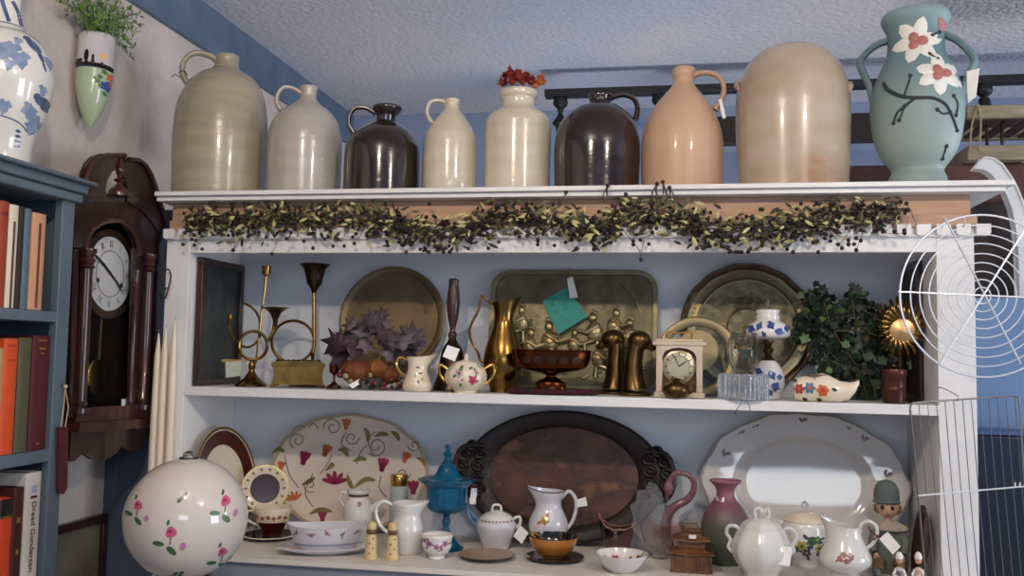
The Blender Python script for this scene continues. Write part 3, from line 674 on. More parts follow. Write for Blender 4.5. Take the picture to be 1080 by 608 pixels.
nt_ = [lc(598, 303, .02), lc(572, 318, .022), lc(589, 353, .020), lc(620, 334, .018)]
o = price_tag(L.o, nt_, 'note', m=mat('teal_paper', '#3f9a8c', .7, c2='#388c82')); L.o  # note tied to the tray
mb = MB(); e0 = nt_[1]; ex = (nt_[0]-nt_[1]); ez = (nt_[2]-nt_[1])
def NS(u, v, l=0): p = e0+ex*u+ez*v; return (p.x, p.y-.0012, p.z)
for (u0, v0, pts) in [(.2, .15, [(0, 0), (.06, .1), (.12, 0), (.1, .12), (.2, .1)]), (.52, .22, [(0, 0), (.02, .15), (.1, .02), (.13, .16), (.2, .06), (.25, .15)]), (.2, .38, [(0, 0), (.05, .1), (.11, .0), (.17, .1)]), (.5, .45, [(0, 0), (.05, .08), (.12, 0), (.2, .1)]), (.3, .62, [(0, .05), (.07, 0), (.1, .1), (.02, .12)]), (.45, .74, [(0, .05), (.05, 0), (.1, .06), (.04, .13)])]:
    mb.stroke(NS, [(u0+a*.9, v0+b) for a, b in pts], .022)
mb.build('handwriting', mat('pen_ink', '#1f4f55', .6), o)
tg = price_tag(L.o, [lc(598, 294, .026), lc(604, 292, .026), lc(609.5, 314, .026), lc(601, 315, .026)])
MB().tube(smooth_pts([lc(600, 295, .026), lc(601, 288, .014), lc(602, 283, .003), lc(604, 286, -.006)], 4), .001, 5).build('string', M_string, tg)
# copper bowl on burgundy doily
M_burg = mat('burgundy_doily', '#2e0c14', .95, c2='#40121c', scale=80, bump=.002, bscale=150)
t = TH('doily', 'burgundy crocheted doily under the footed copper bowl', 'doily', 583, ZM, Y=2.41)
mb = MB(); n = 72; mb.lathe([(.0, .0005), (44*t.sx, .0005), (49*t.sx, .004), (47*t.sx, .013), (40*t.sx, .015), (0, .008)], n, rf=lambda a, z: 1+.035*math.cos(18*a), sq=(1, .42)); mb.build('cloth', M_burg, t.o)
t2 = TH('copper_bowl', 'footed copper lustre bowl with wide rim standing on a burgundy doily', 'bowl', 581, ZM, Y=2.41, lift=.0135)
mb = MB(); pr = t2.prof(smooth_prof([(43, 375), (42, 378), (40, 388), (34, 395), (18, 399), (7, 401), (6, 404), (13, 408), (16, 411)], 3)); pr = [(r, z) for r, z in pr]
mb.lathe(hollow(pr, .002, .012), 56, sq=(1, .5))
S0 = t2.surf(pr); S = lambda u, v, l=0: (S0(u, v, l)[0], S0(u, v, l)[1]*.5, S0(u, v, l)[2])
mb.cur = 1
for i in range(5): mb.patch(S, 555+i*13, 386, 5, 4, 0, 10)
mb.build('bowl', [mat('copper_lustre', '#5e3019', .22, 1, c2='#472412', scale=16), M_bronze], t2.o)
# duck bookends
def duck(label, hx, hy, side, Y, cx):
    t = TH('duck_head_bookend', label, 'bookend', cx, ZM, Y=Y, group=None)
    mb = MB(); s = t.sx
    mb.tube(t.path([(cx, 411), (cx-side*1, 400), (cx-side*1, 384), (hx-side*3, 370), (hx-side*1, 360), (hx+side*4, 354)], 5), [14*s, 12.5*s, 11.2*s, 10.2*s, 9.6*s, 9.2*s, 9*s, 9*s, 9*s, 8*s, 5*s], 18)
    mb.ell(t.p3(hx+side*1, hy), (12.5*s, 10.5*s, 11*s), 20, 14); mb.build('head_and_neck', M_brassd, t.o)
    MB().tube(t.path([(hx+side*8, hy+2), (hx+side*13, hy+6), (hx+side*18, hy+9)], 4), [6*s, 5.6*s, 5.2*s, 4.8*s, 4.5*s, 4*s, 3.4*s, 2.6*s, 1.2*s], 12, flat=.8).build('beak', M_brassd, t.o)
    for dy in (-8.2, 8.2): MB().ell(t.p3(hx+side*5, hy-3, dy), 1.4*s, 8, 6).build('eye', M_dark, t.o)
    mb = MB(); mb.lathe([(17*s, 0), (18*s, .002), (17*s, .007), (14*s, .012), (0, .012)], 36, sq=(1, .8)); mb.build('base', M_brassd, t.o, bevel=.003)
    return t
duck('brass duck head bookend facing left towards the copper bowl', 647, 359, -1, 2.52, 648)
duck('brass duck head bookend facing right towards the carriage clock', 673, 360, 1, 2.455, 669)
# carriage clock
t = TH('carriage_clock', 'small pale gold carriage clock with round dial and swing handle', 'clock', 716, ZM, Y=2.425)
M_cg = mat('pale_gold_case', '#d6c2a6', .32, .35, c2='#cbb596'); d = .032; s = t.sx
mb = MB(); X, Z = t.X, t.Z
mb.box(X(688), X(744), -d*1.12, d*1.12, Z(365), Z(361)); mb.box(X(691), X(741), -d, d, Z(361), Z(358.5)); mb.build('top_slab', M_cg, t.o, bevel=.001)
mb = MB(); mb.box(X(690), X(743), -d*1.1, d*1.1, 0, Z(414)); mb.build('base', M_cg, t.o, bevel=.0015)
mb = MB()
for a, b in ((692, 698.5), (734, 740.5)): mb.box(X(a), X(b), -d, d, Z(414), Z(365))
arch = [(X(698.5), Z(365)), (X(734), Z(365)), (X(734), Z(376)), (X(731), Z(371)), (X(724), Z(368)), (X(716), Z(367)), (X(708), Z(368)), (X(701), Z(371)), (X(698.5), Z(376))]
mb.prism(arch, -d, -d+.006); mb.build('case', M_cg, t.o, bevel=.001)
MB().box(X(698.5), X(734), -d*.3, d*.9, Z(414), Z(366)).build('back_plate', mat('clock_inside', '#5d4a33', .4, .6), t.o)
mb = MB(); Mx = Matrix.Translation((X(716), -d*.35, Z(387))) @ Matrix.Rotation(PI/2, 4, 'X')
mb.lathe([(18*s, 0), (18*s, .006), (16.5*s, .008), (11*s, .0075), (10.5*s, .006), (0, .006)], 44, M=Mx); dl = mb.build('dial', mat('silvered_dial', '#c9b692', .25, .85), t.o)
mb = MB(); Sd = lambda u, v, l=0: (X(716)+u*s, -d*.35-.0092, Z(387)+v*s)
for k in range(12): a = k*PI/6; mb.stroke(Sd, [(12*math.cos(a), 12*math.sin(a)), (15*math.cos(a), 15*math.sin(a))], 1)
mb.build('hour_marks', M_dark, dl); mb = MB(); mb.stroke(Sd, [(0, 0), (7, 5)], 1.2); mb.stroke(Sd, [(0, 0), (-5, 11)], .9); mb.build('hand', M_dark, dl)
MB().tube(t.path([(703, 359), (703, 352), (707, 350.5), (716, 352), (725, 350.5), (729, 352), (729, 359)]), 1.1*s, 8).build('handle', M_gold, t.o)
t = TH('brass_pot', 'little round lidded brass pot in front of the carriage clock', 'pot', 713, ZM, Y=2.364)
mb = MB(); mb.lathe(t.prof(smooth_prof([(1, 399), (4, 400), (6, 402.5), (12, 406), (14.5, 412), (12, 418), (7, 421.5), (7, 423)], 3)), 36); mb.build('body', M_brassd, t.o)
MB().tube(t.path([(726, 408), (732, 403), (733, 411), (726, 416)]), 1*t.sx, 7).build('handle', M_brassd, t.o)
# big engraved tray
L = leaner('engraved_tray', 'big round dark engraved tray with scalloped edge behind the blue and white lamp', 'tray', 788, 276, 0, ZM, .13)
r_ = 69.5*L.s; zc = L.loc(788, 346).z
M_eng = mat('engraved_bronze', '#6b6450', .42, .75, c2='#585240', scale=40, bump=.0012, bscale=120, blend=(.45, .55))
mb = MB(); dish(mb, r_, r_, zc, [(.02, .003, 0), (.28, .003, 0), (.3, .006, 1), (.34, .003, 0), (.72, .002, 0), (.75, .005, 1), (.78, .003, 0), (.9, .004, 1), (.93, .009, 2), (.98, .011, 2), (1, .007, 2)], outline=lambda a, t: 1+(.012*abs(math.sin(a*8)) if t > .85 else 0), seg=96, th=.002)
mb.cur = 1
for k in range(72): a = 2*PI*k/72; mb.ell((r_*.84*math.cos(a), -.0035, zc+r_*.84*math.sin(a)), (.0028, .002, .0028), 6, 4)
mb.build('plate', [M_eng, mat('engraved_band', '#857a5e', .4, .8), M_bronze], L.o)
# gold rimmed glass plate leaning in front
t = TH('glass_plate', 'round clear glass plate with brass rim and brass centre', 'plate', 735, ZM, Y=2.50)
t.o.rotation_euler = (-.15, 0, t.ang); zc = 0.001+43.5*t.sx; R_ = 43.5*t.sx
mb = MB(); dish(mb, R_, R_, zc, [(.76, .001, 0), (.8, .004, 0), (.96, .006, 0), (1, .004, 0)], th=.0015); mb.f = [f for f in mb.f if len(f) < 10]; k_ = len(mb.f); mb.mi = [0]*k_; mb.sm = [True]*k_; mb.build('rim', mat('satin_brass', '#94876a', .42, .8, c2='#82765a'), t.o)
mb = MB(); dish(mb, R_*.77, R_*.77, zc, [(.02, 0, 0), (1, .001, 0)], th=.0015); mb.build('pane', M_glass, t.o)
mb = MB(); dish(mb, 22.5*t.sx, 22.5*t.sx, zc+6*t.sx, [(.02, .003, 0), (.9, .003, 0), (1, .002, 0)], th=.0015); mb.build('centre_disc', mat('etched_brass', '#978868', .5, .65, c2='#84775a', scale=40), t.o)
# blue and white lamp
t = TH('blue_white_lamp', 'tiered blue and white porcelain oil lamp with glass finial', 'lamp', 810, ZM, Y=2.48)
def bl(mb, S, L_):
    for x, y, a, b, r in L_: mb.cur = 1; mb.patch(S, x, y, a, b, r, 9, rf=lambda q: 1+.25*math.cos(5*q))
    mb.cur = 0
mb, pr, S = profS(t, [(8, 381), (11, 384), (15, 390), (17.5, 398), (17, 408), (13, 416), (13, 420)], hol=False, dec=lambda mb, S: bl(mb, S, [(800, 392, 5, 3, .3), (814, 396, 5, 4, 1), (806, 404, 5, 3, 2), (818, 408, 5, 5, .4), (812, 414, 4, 3, 1), (798, 412, 4, 3, 1), (822, 398, 3, 3, 0)]))
mb.build('lower_body', [M_porc, M_blue], t.o)
MB().lathe(t.prof(smooth_prof([(5, 358), (5, 362), (3, 366), (6, 370), (3, 375), (8, 381)], 3), False), 28).build('brass_neck', M_brassd, t.o)
mb = MB(); p = t.prof(smooth_prof([(12, 336), (14, 339), (20, 343), (24, 350), (22, 356), (12, 359)], 3), False); mb.lathe(p, 44); bl(mb, t.surf(p), [(792, 348, 5, 4, .3), (801, 345, 5, 3, 2), (813, 344, 5, 4, 1), (822, 351, 5, 4, .2), (830, 347, 3, 4, 0), (806, 354, 4, 2, 1), (796, 354, 3, 2, 0)]); mb.build('upper_body', [M_porc, M_blue], t.o)
mb = MB(); p = t.prof([(11, 327), (13, 327.5), (13, 331), (12.3, 331.5), (12.3, 333.5), (13, 334), (13, 337)], False); mb.lathe(p, 40); mb.build('cap', M_porc, t.o)
MB().lathe(t.prof(smooth_prof([(1, 316), (3.5, 319), (3.5, 325), (4.5, 327.5)], 3), False), 20).build('finial', M_glass, t.o)
# crystal candle lamp: cut block with tulip shade
t = TH('cut_glass_lamp', 'cut glass candle lamp with tulip shade on a ribbed crystal base', 'candle lamp', 784, ZM, Y=2.38)
M_crys = mat('cut_crystal', '#eef2f6', .03, trans=.8, ior=1.5, c2='#d5dde8', scale=30)
mb = MB(); mb.lathe([(25*t.sx, 0), (26*t.sx, .002), (26*t.sx, t.Z(397)), (24*t.sx, t.Z(395)), (0, t.Z(395.5))], 180, rf=lambda a, z: 1+.05*abs(math.sin(a*15)), sq=(1, .8)); mb.build('base', M_crys, t.o)
mb = MB(); mb.lathe(hollow(t.prof(smooth_prof([(12, 351), (15, 358), (17, 368), (16, 380), (11, 390), (8, 395)], 4), False), .0015, .002), 64, rf=lambda a, z: 1+.03*math.cos(16*a)); mb.build('shade', M_glass, t.o)
MB().lathe(t.prof([(10, 366), (10.5, 367), (10, 369)], False), 30).build('gold_ring', M_gold, t.o)
t = TH('price_card', 'small white price card lying on the middle shelf below the cut glass lamp', 'price card', 762, ZM, Y=2.36)
mb = MB(); mb.box(-10*t.sx, 10*t.sx, -.009, .010, 0, .001); mb.build('card', M_tag, t.o)
MB().tube(smooth_pts([(.018, 0, .001), (.035, -.012, .004), (.045, -.026, -.002), (.03, -.03, -.03), (.034, -.029, -.034)], 5), .0009, 5).build('cord', M_dk, t.o)
MB().tube(smooth_pts([(.045, -.020, .002), (.06, -.026, -.004), (.066, -.029, -.026)], 5), .0009, 5).build('cord', M_dk, t.o)
# ceramic clog
t = TH('ceramic_clog', 'cream ceramic clog with upturned toe painted with red, blue and orange flowers', 'clog', 870, ZM, Y=2.385)
s = t.sx; mb = MB(); sec = []
for x, zb, zt, w in [(836, 419, 405, 6), (838, 424, 400, 11), (846, 427, 398, 13), (858, 427, 396, 13), (868, 427, 394, 13.5), (876, 427, 397, 14), (886, 426, 402, 13), (895, 422, 403, 10), (902, 414, 402, 6.5), (906, 406, 400, 3)]:
    cz = (t.Z(zb)+t.Z(zt))/2; hz = (t.Z(zt)-t.Z(zb))/2; sec.append([(t.X(x), -w*s*math.cos(a), max(.0005, cz+hz*math.sin(a))) for a in [2*PI*k/24 for k in range(24)]])
vs = [p for r in sec for p in r]; n = 24; mb.add(vs, [(i*n+k, (i+1)*n+k, (i+1)*n+(k+1) % n, i*n+(k+1) % n) for i in range(len(sec)-1) for k in range(n)]+[tuple(range(n)), tuple(range((len(sec)-1)*n+n-1, (len(sec)-1)*n-1, -1))])
def S(u, v, l=0): return (t.X(u), -.0006-l-13.6*s*math.sqrt(max(.02, 1-((v-412)/15.5)**2)), t.Z(v))
for x, y, r, m, c in [(843, 411, 6, 1, 3), (854, 410, 6.5, 2, 3), (868, 412, 7, 3, 1)]:
    mb.cur = m
    for k in range(6): a = k*PI/3; mb.patch(S, x+math.cos(a)*r*.5, y+math.sin(a)*r*.5, r*.5, r*.35, a, 7)
    mb.cur = c; mb.patch(lambda a, b, l=0: S(a, b, .0005), x, y, r*.3, r*.3, 0, 8)
mb.cur = 4
for x, y in [(880, 411), (861, 400), (849, 422), (838, 402), (864, 422)]: mb.patch(S, x, y, 3, 1.8, .3, 8)
mb.build('shoe', [M_ivory, mat('brick_red_paint', '#9c3a35', .3), mat('slate_blue_paint', '#56708f', .3), mat('bright_orange_paint', '#c25a2a', .3), mat('dark_green_paint', '#2c3a24', .3)], t.o)
mb = MB(); mb.lathe([(10*s, 0), (10.5*s, .002), (9*s, .002), (8*s, -.012), (0, -.012)], 30, c=(t.X(861), 0, t.Z(396.5)), sq=(1.25, 1)); mb.build('opening', M_greyp, t.o)
# ivy
t = TH('trailing_ivy', 'mass of dark green trailing ivy filling the right end of the middle shelf', 'ivy', 905, ZM, Y=2.56)
M_iv = [mat('deep_ivy_leaf', '#17261a', .55, c2='#101b12', scale=30), mat('ivy_leaf', '#253d24', .5, c2='#1d301c', scale=30), mat('light_ivy_leaf', '#4f7440', .45, c2='#446638', scale=30), mat('brown_ivy_leaf', '#4a3a22', .6)]
rnd = random.Random(3); mb = MB()
def ivy(c, size, rot, tx, tz, m):
    pts = []
    for a, r in [(90, 1), (68, .6), (40, .85), (15, .5), (-25, .7), (-60, .45), (-90, .35), (-120, .45), (-155, .7), (165, .5), (140, .85), (112, .6)]:
        an = math.radians(a)+rot; pts.append((r*size*math.cos(an), -.12*size*r, r*size*math.sin(an)))
    mb.cur = m; n = len(pts); mb.add([(0, 0, 0)]+pts, [(0, 1+k, 1+(k+1) % n) for k in range(n)], False, Matrix.Translation(c) @ Matrix.Rotation(tx, 4, 'X') @ Matrix.Rotation(tz, 4, 'Z'))
stm = MB()
k = 0
while k < 1050:
    x = rnd.uniform(838, 988); y = rnd.uniform(302, 422)
    topy = 330 if x < 850 else 306 if x < 878 else 320 if x < 893 else 306 if x < 915 else 318 if x < 930 else 325
    if y < topy: continue
    if x < 862 and y > 385: continue
    if x < 852 and y > 362: continue
    if x > 975 and y < 340 and rnd.random() < .6: continue
    dyy = rnd.uniform(-24, 22)
    if x > 922 and y < 385: dyy = rnd.uniform(12, 24)
    elif x > 925: dyy = rnd.uniform(10, 22)
    if x < 872: dyy = min(dyy, rnd.uniform(-20, 0))
    ivy(t.p3(x, y, dyy), rnd.uniform(4, 8)*t.sx, rnd.uniform(-3.1, 3.1), rnd.uniform(-.7, .5), rnd.uniform(-.8, .8), rnd.choices([0, 1, 2, 3], [10, 5 if y > 315 else 2, 1.0, .7])[0]); k += 1
for x, y, sz, m in [(850, 360, 9, 2), (868, 308, 9, 0), (905, 309, 9, 0), (893, 365, 7, 2), (875, 392, 6, 2), (918, 377, 8, 1), (930, 382, 8, 1), (961, 385, 9, 1), (845, 314, 7, 2), (862, 302, 6, 0), (900, 304, 6, 0), (978, 386, 7, 2)]: ivy(t.p3(x, y, -27), sz*t.sx, rnd.uniform(-.6, .6), -.1, 0, m)
clampw(mb, t.o, YB-.004, ZM+.002, XR-.03); mb.build('leaves', M_iv, t.o)
for pts in [[(850, 362), (862, 376), (878, 382), (900, 390), (905, 400), (910, 418)], [(884, 350), (910, 351), (930, 356)], [(870, 320), (880, 350), (905, 390), (915, 420)], [(900, 318), (905, 350), (915, 390), (925, 420)], [(960, 330), (955, 360), (960, 400), (965, 422)], [(905, 400), (890, 405), (885, 418)]]:
    stm.tube(t.path([(a, b, -14 if i else -22) for i, (a, b) in enumerate(pts)], 5), .0011, 5)
stm.tube([t.p3(912, 424, 0), t.p3(912, 400, 0)], .004, 6); clampw(stm, t.o, YB-.004, ZM+.002, XR-.03); stm.build('vines', mat('ivy_vine', '#6c6a3a', .7), t.o)
# copper pot and sunburst
t = TH('copper_canister', 'small brownish copper canister with banded waist in front of the ivy', 'canister', 943, ZM, Y=2.40)
M_cpot = mat('brown_copper', '#5c3428', .35, .6, c2='#44261e', scale=14)
mb = MB(); mb.lathe(hollow(t.prof([(13.5, 390), (14, 391), (14, 396), (13.3, 397), (12.5, 408), (12.5, 410), (13.2, 411), (12.6, 413), (12, 424), (12, 428)]), .0015, .003), 40); mb.build('body', M_cpot, t.o)
MB().ell((0, 0, t.Z(387)), (3.0*t.sx, 3*t.sx, 3*t.sx), 12, 8).build('stopper', M_brassd, t.o)
t = TH('sunburst_ornament', 'shiny brass sunburst shell ornament with radiating ribs behind the copper canister', 'ornament', 950, ZM, Y=2.46)
mb = MB()
for k in range(22):
    a = -PI*.62+2*PI*k/22; r0, r1 = 12, 24+(4.5 if math.cos(a) < .2 else 0); c0 = (953+r0*math.cos(a), 348-r0*math.sin(a)*.95); c1 = (953+r1*math.cos(a+.28), 345-r1*math.sin(a+.28)*1.15)
    mb.tube(t.path([(c0[0], c0[1], -6), ((c0[0]+c1[0])/2+math.cos(a+1.57)*2, (c0[1]+c1[1])/2, -8), (c1[0], c1[1], -1)], 4), [1.5*t.sx]*4+[2*t.sx]*4+[1.0*t.sx], 7, flat=.6)
mb.build('ribs', M_brass, t.o)
mb = MB(); mb.lathe([(15*t.sx, 0), (14*t.sx, .006), (8*t.sx, .011), (0, .0125)], 36, M=Matrix.Translation(t.p3(953, 350, -4)) @ Matrix.Rotation(PI/2, 4, 'X')); mb.build('centre', mat('pale_brass', '#c9a87a', .35, .8), t.o)
mb = MB(); mb.lathe([(21*t.sx, 0), (20*t.sx, .003), (0, .004)], 44, M=Matrix.Translation(t.p3(952, 346, 0)) @ Matrix.Rotation(PI/2, 4, 'X')); mb.build('back_shell', M_brass, t.o)
mb = MB(); mb.tube([t.p3(950, 372, -1), t.p3(950, 424, -1)], 2*t.sx, 8); mb.lathe([(14*t.sx, 0), (13*t.sx, .005), (3*t.sx, .012)], 30); mb.build('stand', M_brassd, t.o)
# ================================================================== lower shelf
# big floral platter
def flat_tulip(mb, S, u, v, r, rot, mp, ml, opened=False):
    mb.cur = mp
    if opened:
        for a in (-1.25, -.65, 0, .65, 1.25): mb.patch(S, u+math.sin(a+rot)*r*.5, v-math.cos(a+rot)*r*.4+r*.2, r*.24, r*.6, a+rot, 10, rf=lambda q: 1-.3*abs(math.cos(2*q))+.3*abs(math.sin(q))**6)
    else:
        for a in (-.45, 0, .45): mb.patch(S, u+math.sin(a+rot)*r*.35, v-math.cos(a+rot)*r*.15, r*.34, r*.8, a+rot, 12, rf=lambda q: 1-.25*abs(math.cos(2*q))+.25*abs(math.sin(q))**6)
    mb.cur = ml
def plate_surf(L, depth=.0012):
    def S(x, y, l=0):
        p = L.loc(x, y, depth+l); return (p.x, p.y-.0004, p.z)
    return S
L = leaner('floral_platter', 'large oval cream platter painted with magenta and orange tulips and scrolls', 'platter', 368, 437, 0, ZL, .14)
c = L.loc(368, 503); top = L.loc(368, 437).z; a_ = (L.loc(452, 500).x-L.loc(285, 500).x)/2; b_ = max(.001, top/2); cxp = c.x
mb = MB(); dish(mb, a_, b_, top/2+.001, [(.02, .002, 0), (.7, .002, 0), (.74, .0035, 0), (.95, .010, 0), (1, .0105, 1)], outline=lambda a, t: 1+(.012*math.cos(12*a) if t > .9 else 0), seg=96, th=.004)
mb.v = [(x+cxp, y, z) for x, y, z in mb.v]
def PS(x, y, l=0):
    p = L.loc(x, y, .004); q = math.hypot((p.x-cxp)/a_, (p.z-top/2)/b_); d = .0026 if q < .72 else .0036+(q-.74)*.031 if q > .74 else .0034
    p = L.loc(x, y, d+.0008+l); return tuple(p)
mats = [mat('cream_platter_glaze', '#ddd0c0', .14, c2='#d4c6b6', scale=5, coat=.7), mat('worn_rim_gold', '#a8957a', .35), M_mag, M_orange, M_olive, M_greyp, M_green]
for x, y, r, ro, m, op in [(320, 485, 10, .3, 2, 0), (343, 477, 9, .4, 3, 0), (403, 492, 10, .2, 2, 0), (353, 507, 13, 0, 2, 1), (365, 449, 8, .1, 3, 0), (427, 484, 8, .4, 3, 0), (436, 516, 10, 0, 2, 0), (311, 525, 9, -.4, 3, 1), (296, 493, 7, .2, 3, 0), (340, 545, 9, 0, 2, 0)]:
    flat_tulip(mb, PS, x, y, r, ro, m, 4, op)
mb.cur = 4
for pts in [[(384, 451), (388, 458), (388, 466)], [(395, 461), (402, 458), (410, 459)], [(412, 455), (418, 459), (421, 465)], [(356, 475), (363, 475), (367, 482)], [(372, 487), (380, 484), (387, 485)], [(366, 500), (369, 510), (372, 516)], [(373, 515), (385, 506), (396, 507)], [(439, 483), (446, 486), (448, 492)], [(326, 543), (337, 538), (350, 540)], [(287, 478), (294, 474), (300, 477)], [(343, 497), (350, 491), (352, 489)], [(318, 512), (326, 508), (332, 504)], [(420, 515), (424, 525), (422, 535)]]:
    q = [(p.x, p.y) for p in smooth_pts([(a, b, 0) for a, b in pts], 4)]; n = len(q); mb.stroke(PS, q, [5*math.sin(PI*(i+.3)/(n+.2)) for i in range(n)])
mb.cur = 5
def spiral(cx_, cy_, r, a0, turns, s=1): return [(cx_+r*(1-.8*i/24)*math.cos(a0+s*turns*2*PI*i/24), cy_+r*(1-.8*i/24)*math.sin(a0+s*turns*2*PI*i/24)) for i in range(25)]
for a in [(314, 465, 9, 2, 1.4, 1), (351, 451, 10, 3, 1.4, 1), (397, 471, 11, 2.4, 1.4, -1), (371, 462, 8, 0, 1.2, 1), (327, 512, 8, 1, 1.2, 1), (437, 470, 7, 3, 1.2, -1), (425, 500, 8, 0, 1.2, 1)]: mb.stroke(PS, spiral(*a), 1.1)
for pts in [[(308, 455), (316, 449), (322, 452)], [(325, 451), (331, 447), (336, 453)], [(350, 480), (345, 490), (338, 500)], [(387, 470), (380, 478), (376, 490)], [(330, 500), (322, 520), (330, 535)], [(402, 502), (400, 515), (408, 525)], [(300, 480), (305, 500), (315, 515)], [(365, 456), (360, 468), (370, 476)], [(395, 456), (388, 466), (395, 482)]]:
    q = [(p.x, p.y) for p in smooth_pts([(a, b, 0) for a, b in pts], 4)]; mb.stroke(PS, q, 1.1)
mb.build('plate', mats, L.o)
# carved wooden tray
L = leaner('carved_wooden_tray', 'huge oval dark carved wooden tray with scrolled handles, leaning at the back', 'tray', 595, 434, 0, ZL, .15, depth=.002)
xl, xr = L.loc(489, 505).x, L.loc(702, 505).x; top = L.loc(595, 434).z; cxp = (xl+xr)/2; a_ = (xr-xl)/2; b_ = top/2
M_carv = mat('carved_dark_wood', '#2a1a13', .5, c2='#1a100c', scale=14, bump=.006, bscale=26, coat=.1)
M_field = mat('reddish_brown_wood', '#5f3820', .42, c2='#40230f', scale=9, stretch=(1, 1, 1.8), coat=.15, c3='#7d532e', blend=(.38, .56))
mb = MB(); dish(mb, a_, b_, top/2+.001, [(.02, .004, 1), (.74, .004, 1), (.76, .009, 0), (.84, .016, 0), (.9, .02, 0), (.96, .02, 0), (1, .012, 0)], seg=96, th=.006)
mb.v = [(x+cxp, y, z) for x, y, z in mb.v]; mb.build('tray', [M_carv, M_field], L.o)
for sd in (-1, 1):
    mb = MB(); zc = top/2
    for i, (dx, dz, r) in enumerate([(.93, .42, .020), (1.0, .27, .022), (1.03, .1, .023), (1.02, -.06, .022), (.98, -.2, .02), (.84, .3, .02), (.86, .12, .022), (.86, -.06, .02), (.82, -.22, .018)]):
        x = cxp+sd*a_*dx*.985; z = zc+b_*dz; ring = [(x+r*.62*math.cos(q), -.022-.004*math.sin(2*q), z+r*.55*math.sin(q)) for q in [2*PI*k/14 for k in range(14)]]
        mb.tube(ring, r*.3, 8, closed=True); mb.ell((x, -.017, z), (r*.5, .008, r*.45), 10, 6)
    mb.tube(smooth_pts([(cxp+sd*a_*.8, -.02, zc+b_*.42), (cxp+sd*a_*1.0, -.026, zc+b_*.38), (cxp+sd*a_*1.07, -.026, zc+b_*.15), (cxp+sd*a_*1.07, -.026, zc-b_*.1), (cxp+sd*a_*.98, -.024, zc-b_*.3), (cxp+sd*a_*.8, -.02, zc-b_*.33)], 5), .008, 10)
    mb.build('scrolled_handle', M_carv, L.o)
# scalloped white platter
L = leaner('white_platter', 'very large oval glossy white platter with wavy rim at the back right', 'platter', 848, 437, 0, ZL, .14)
xl, xr = L.loc(740, 500).x, L.loc(957, 510).x; top = L.loc(848, 437).z; cxp = (xl+xr)/2; a_ = (xr-xl)/2; b_ = top/2
M_gl = mat('glossy_platter_glaze', '#d2cdc6', .07, c2='#cac5be', scale=4, coat=1)
wav = lambda a, t: 1+((.030*abs(math.cos(5*a+.2))-.012+.008*math.cos(20*a)) if t > .62 else 0)*min(1, (t-.6)*5)
mb = MB(); dish(mb, a_, b_, top/2+.001, [(.02, .002, 0), (.55, .002, 0), (.60, .004, 0), (.64, .010, 0), (.67, .0135, 0), (.7, .014, 0), (.92, .018, 0), (.975, .022, 0), (1, .019, 1)], outline=wav, seg=120, th=.004)
mb.v = [(x+cxp, y, z) for x, y, z in mb.v]
def PS2(x, y, l=0): return tuple(L.loc(x, y, .0188+l))
mb.cur = 2
for x, y in [(780, 455), (795, 448), (846, 442), (896, 450), (912, 462), (936, 500), (765, 478)]:
    for k in range(4): mb.patch(PS2, x+3*math.cos(k*2), y+2*math.sin(k*2.3), 3, 1.4, k, 7)
mb.build('plate', [M_gl, mat('platter_rim_line', '#a59d94', .12, coat=.8), M_greyp], L.o)
# brown rimmed plate at the far left
ro = empty('brown_rimmed_plate', (XL+.078, 2.495, ZL+.004)); ro.rotation_euler = (-.17, 0, PI/2-.12); tag(ro, 'large cream plate with broad brown band leaning behind the flowered globe', 'plate')
k = (Vector(ro.location)-EYE).dot(Fv)/FPX; R_ = .146
mb = MB(); dish(mb, R_, R_*1.02, R_*1.02+.001, [(.02, .002, 0), (.66, .002, 0), (.69, .004, 1), (.93, .010, 1), (.95, .011, 0), (1, .012, 2)], th=.003)
mb.build('plate', [M_ivory, mat('chestnut_band', '#4e2517', .2, coat=.6), M_gold], ro)
# cup, saucer, standing plate (brown and cream)
M_cb = mat('chocolate_glaze', '#45170f', .14, c2='#38110b', coat=.8)
t = TH('dessert_plate', 'small standing plate with dark brown centre and cream patterned rim', 'plate', 281, ZL, Y=2.585)
t.o.rotation_euler = (-.2, 0, t.ang); t.o.location.z += .052; t.o.location.y -= .02; R_ = 25*t.sx; zc = t.Z(529); zc = R_+.0005 if zc < R_ else zc
mb = MB(); dish(mb, R_, R_, R_+.001, [(.02, .002, 1), (.58, .002, 1), (.62, .004, 1), (.66, .005, 0), (.97, .010, 0), (1, .010, 2)], th=.003)
mb.cur = 3
for k in range(14):
    a = 2*PI*k/14; mb.patch(lambda u, v, l=0: (u, -.0085+0*l, R_+.001+v), R_*.82*math.cos(a), R_*.82*math.sin(a), R_*.09, R_*.06, a, 8, rf=lambda q: 1+.3*math.cos(4*q))
mb.build('plate', [M_ivory, M_cb, M_gold, mat('golden_brown_paint', '#8a5a32', .3)], t.o)
mb = MB()
for sd in (-1, 1): mb.tube(smooth_pts([(sd*.025, -.03, -.048), (sd*.02, -.02, -.02), (sd*.018, -.016, .002), (sd*.012, .012, -.002), (sd*.008, .03, .045)], 4), .0016, 6); mb.tube([(sd*.02, -.0, -.004), (sd*.02, .022, -.043)], .0016, 6)
mb.tube([(-.02, .0, -.004), (.02, .0, -.004)], .0016, 6); mb.build('plate_stand', M_brassd, t.o)
def saucer(mb, t, r, h=5, sq=1, m0=0, m1=0):
    s = t.sx; mb.cur = m0; mb.lathe([(r*.5*s, 0), (r*.55*s, .002), (r*.9*s, h*.6*s), (r*s, h*s), (r*.97*s, h*s+.001), (r*.6*s, .006), (0, .005)], 56, sq=(1, sq))
t = TH('saucer', 'dark brown saucer with pale edge under the brown and cream teacup', 'saucer', 284, ZL, by=573, rb=26)
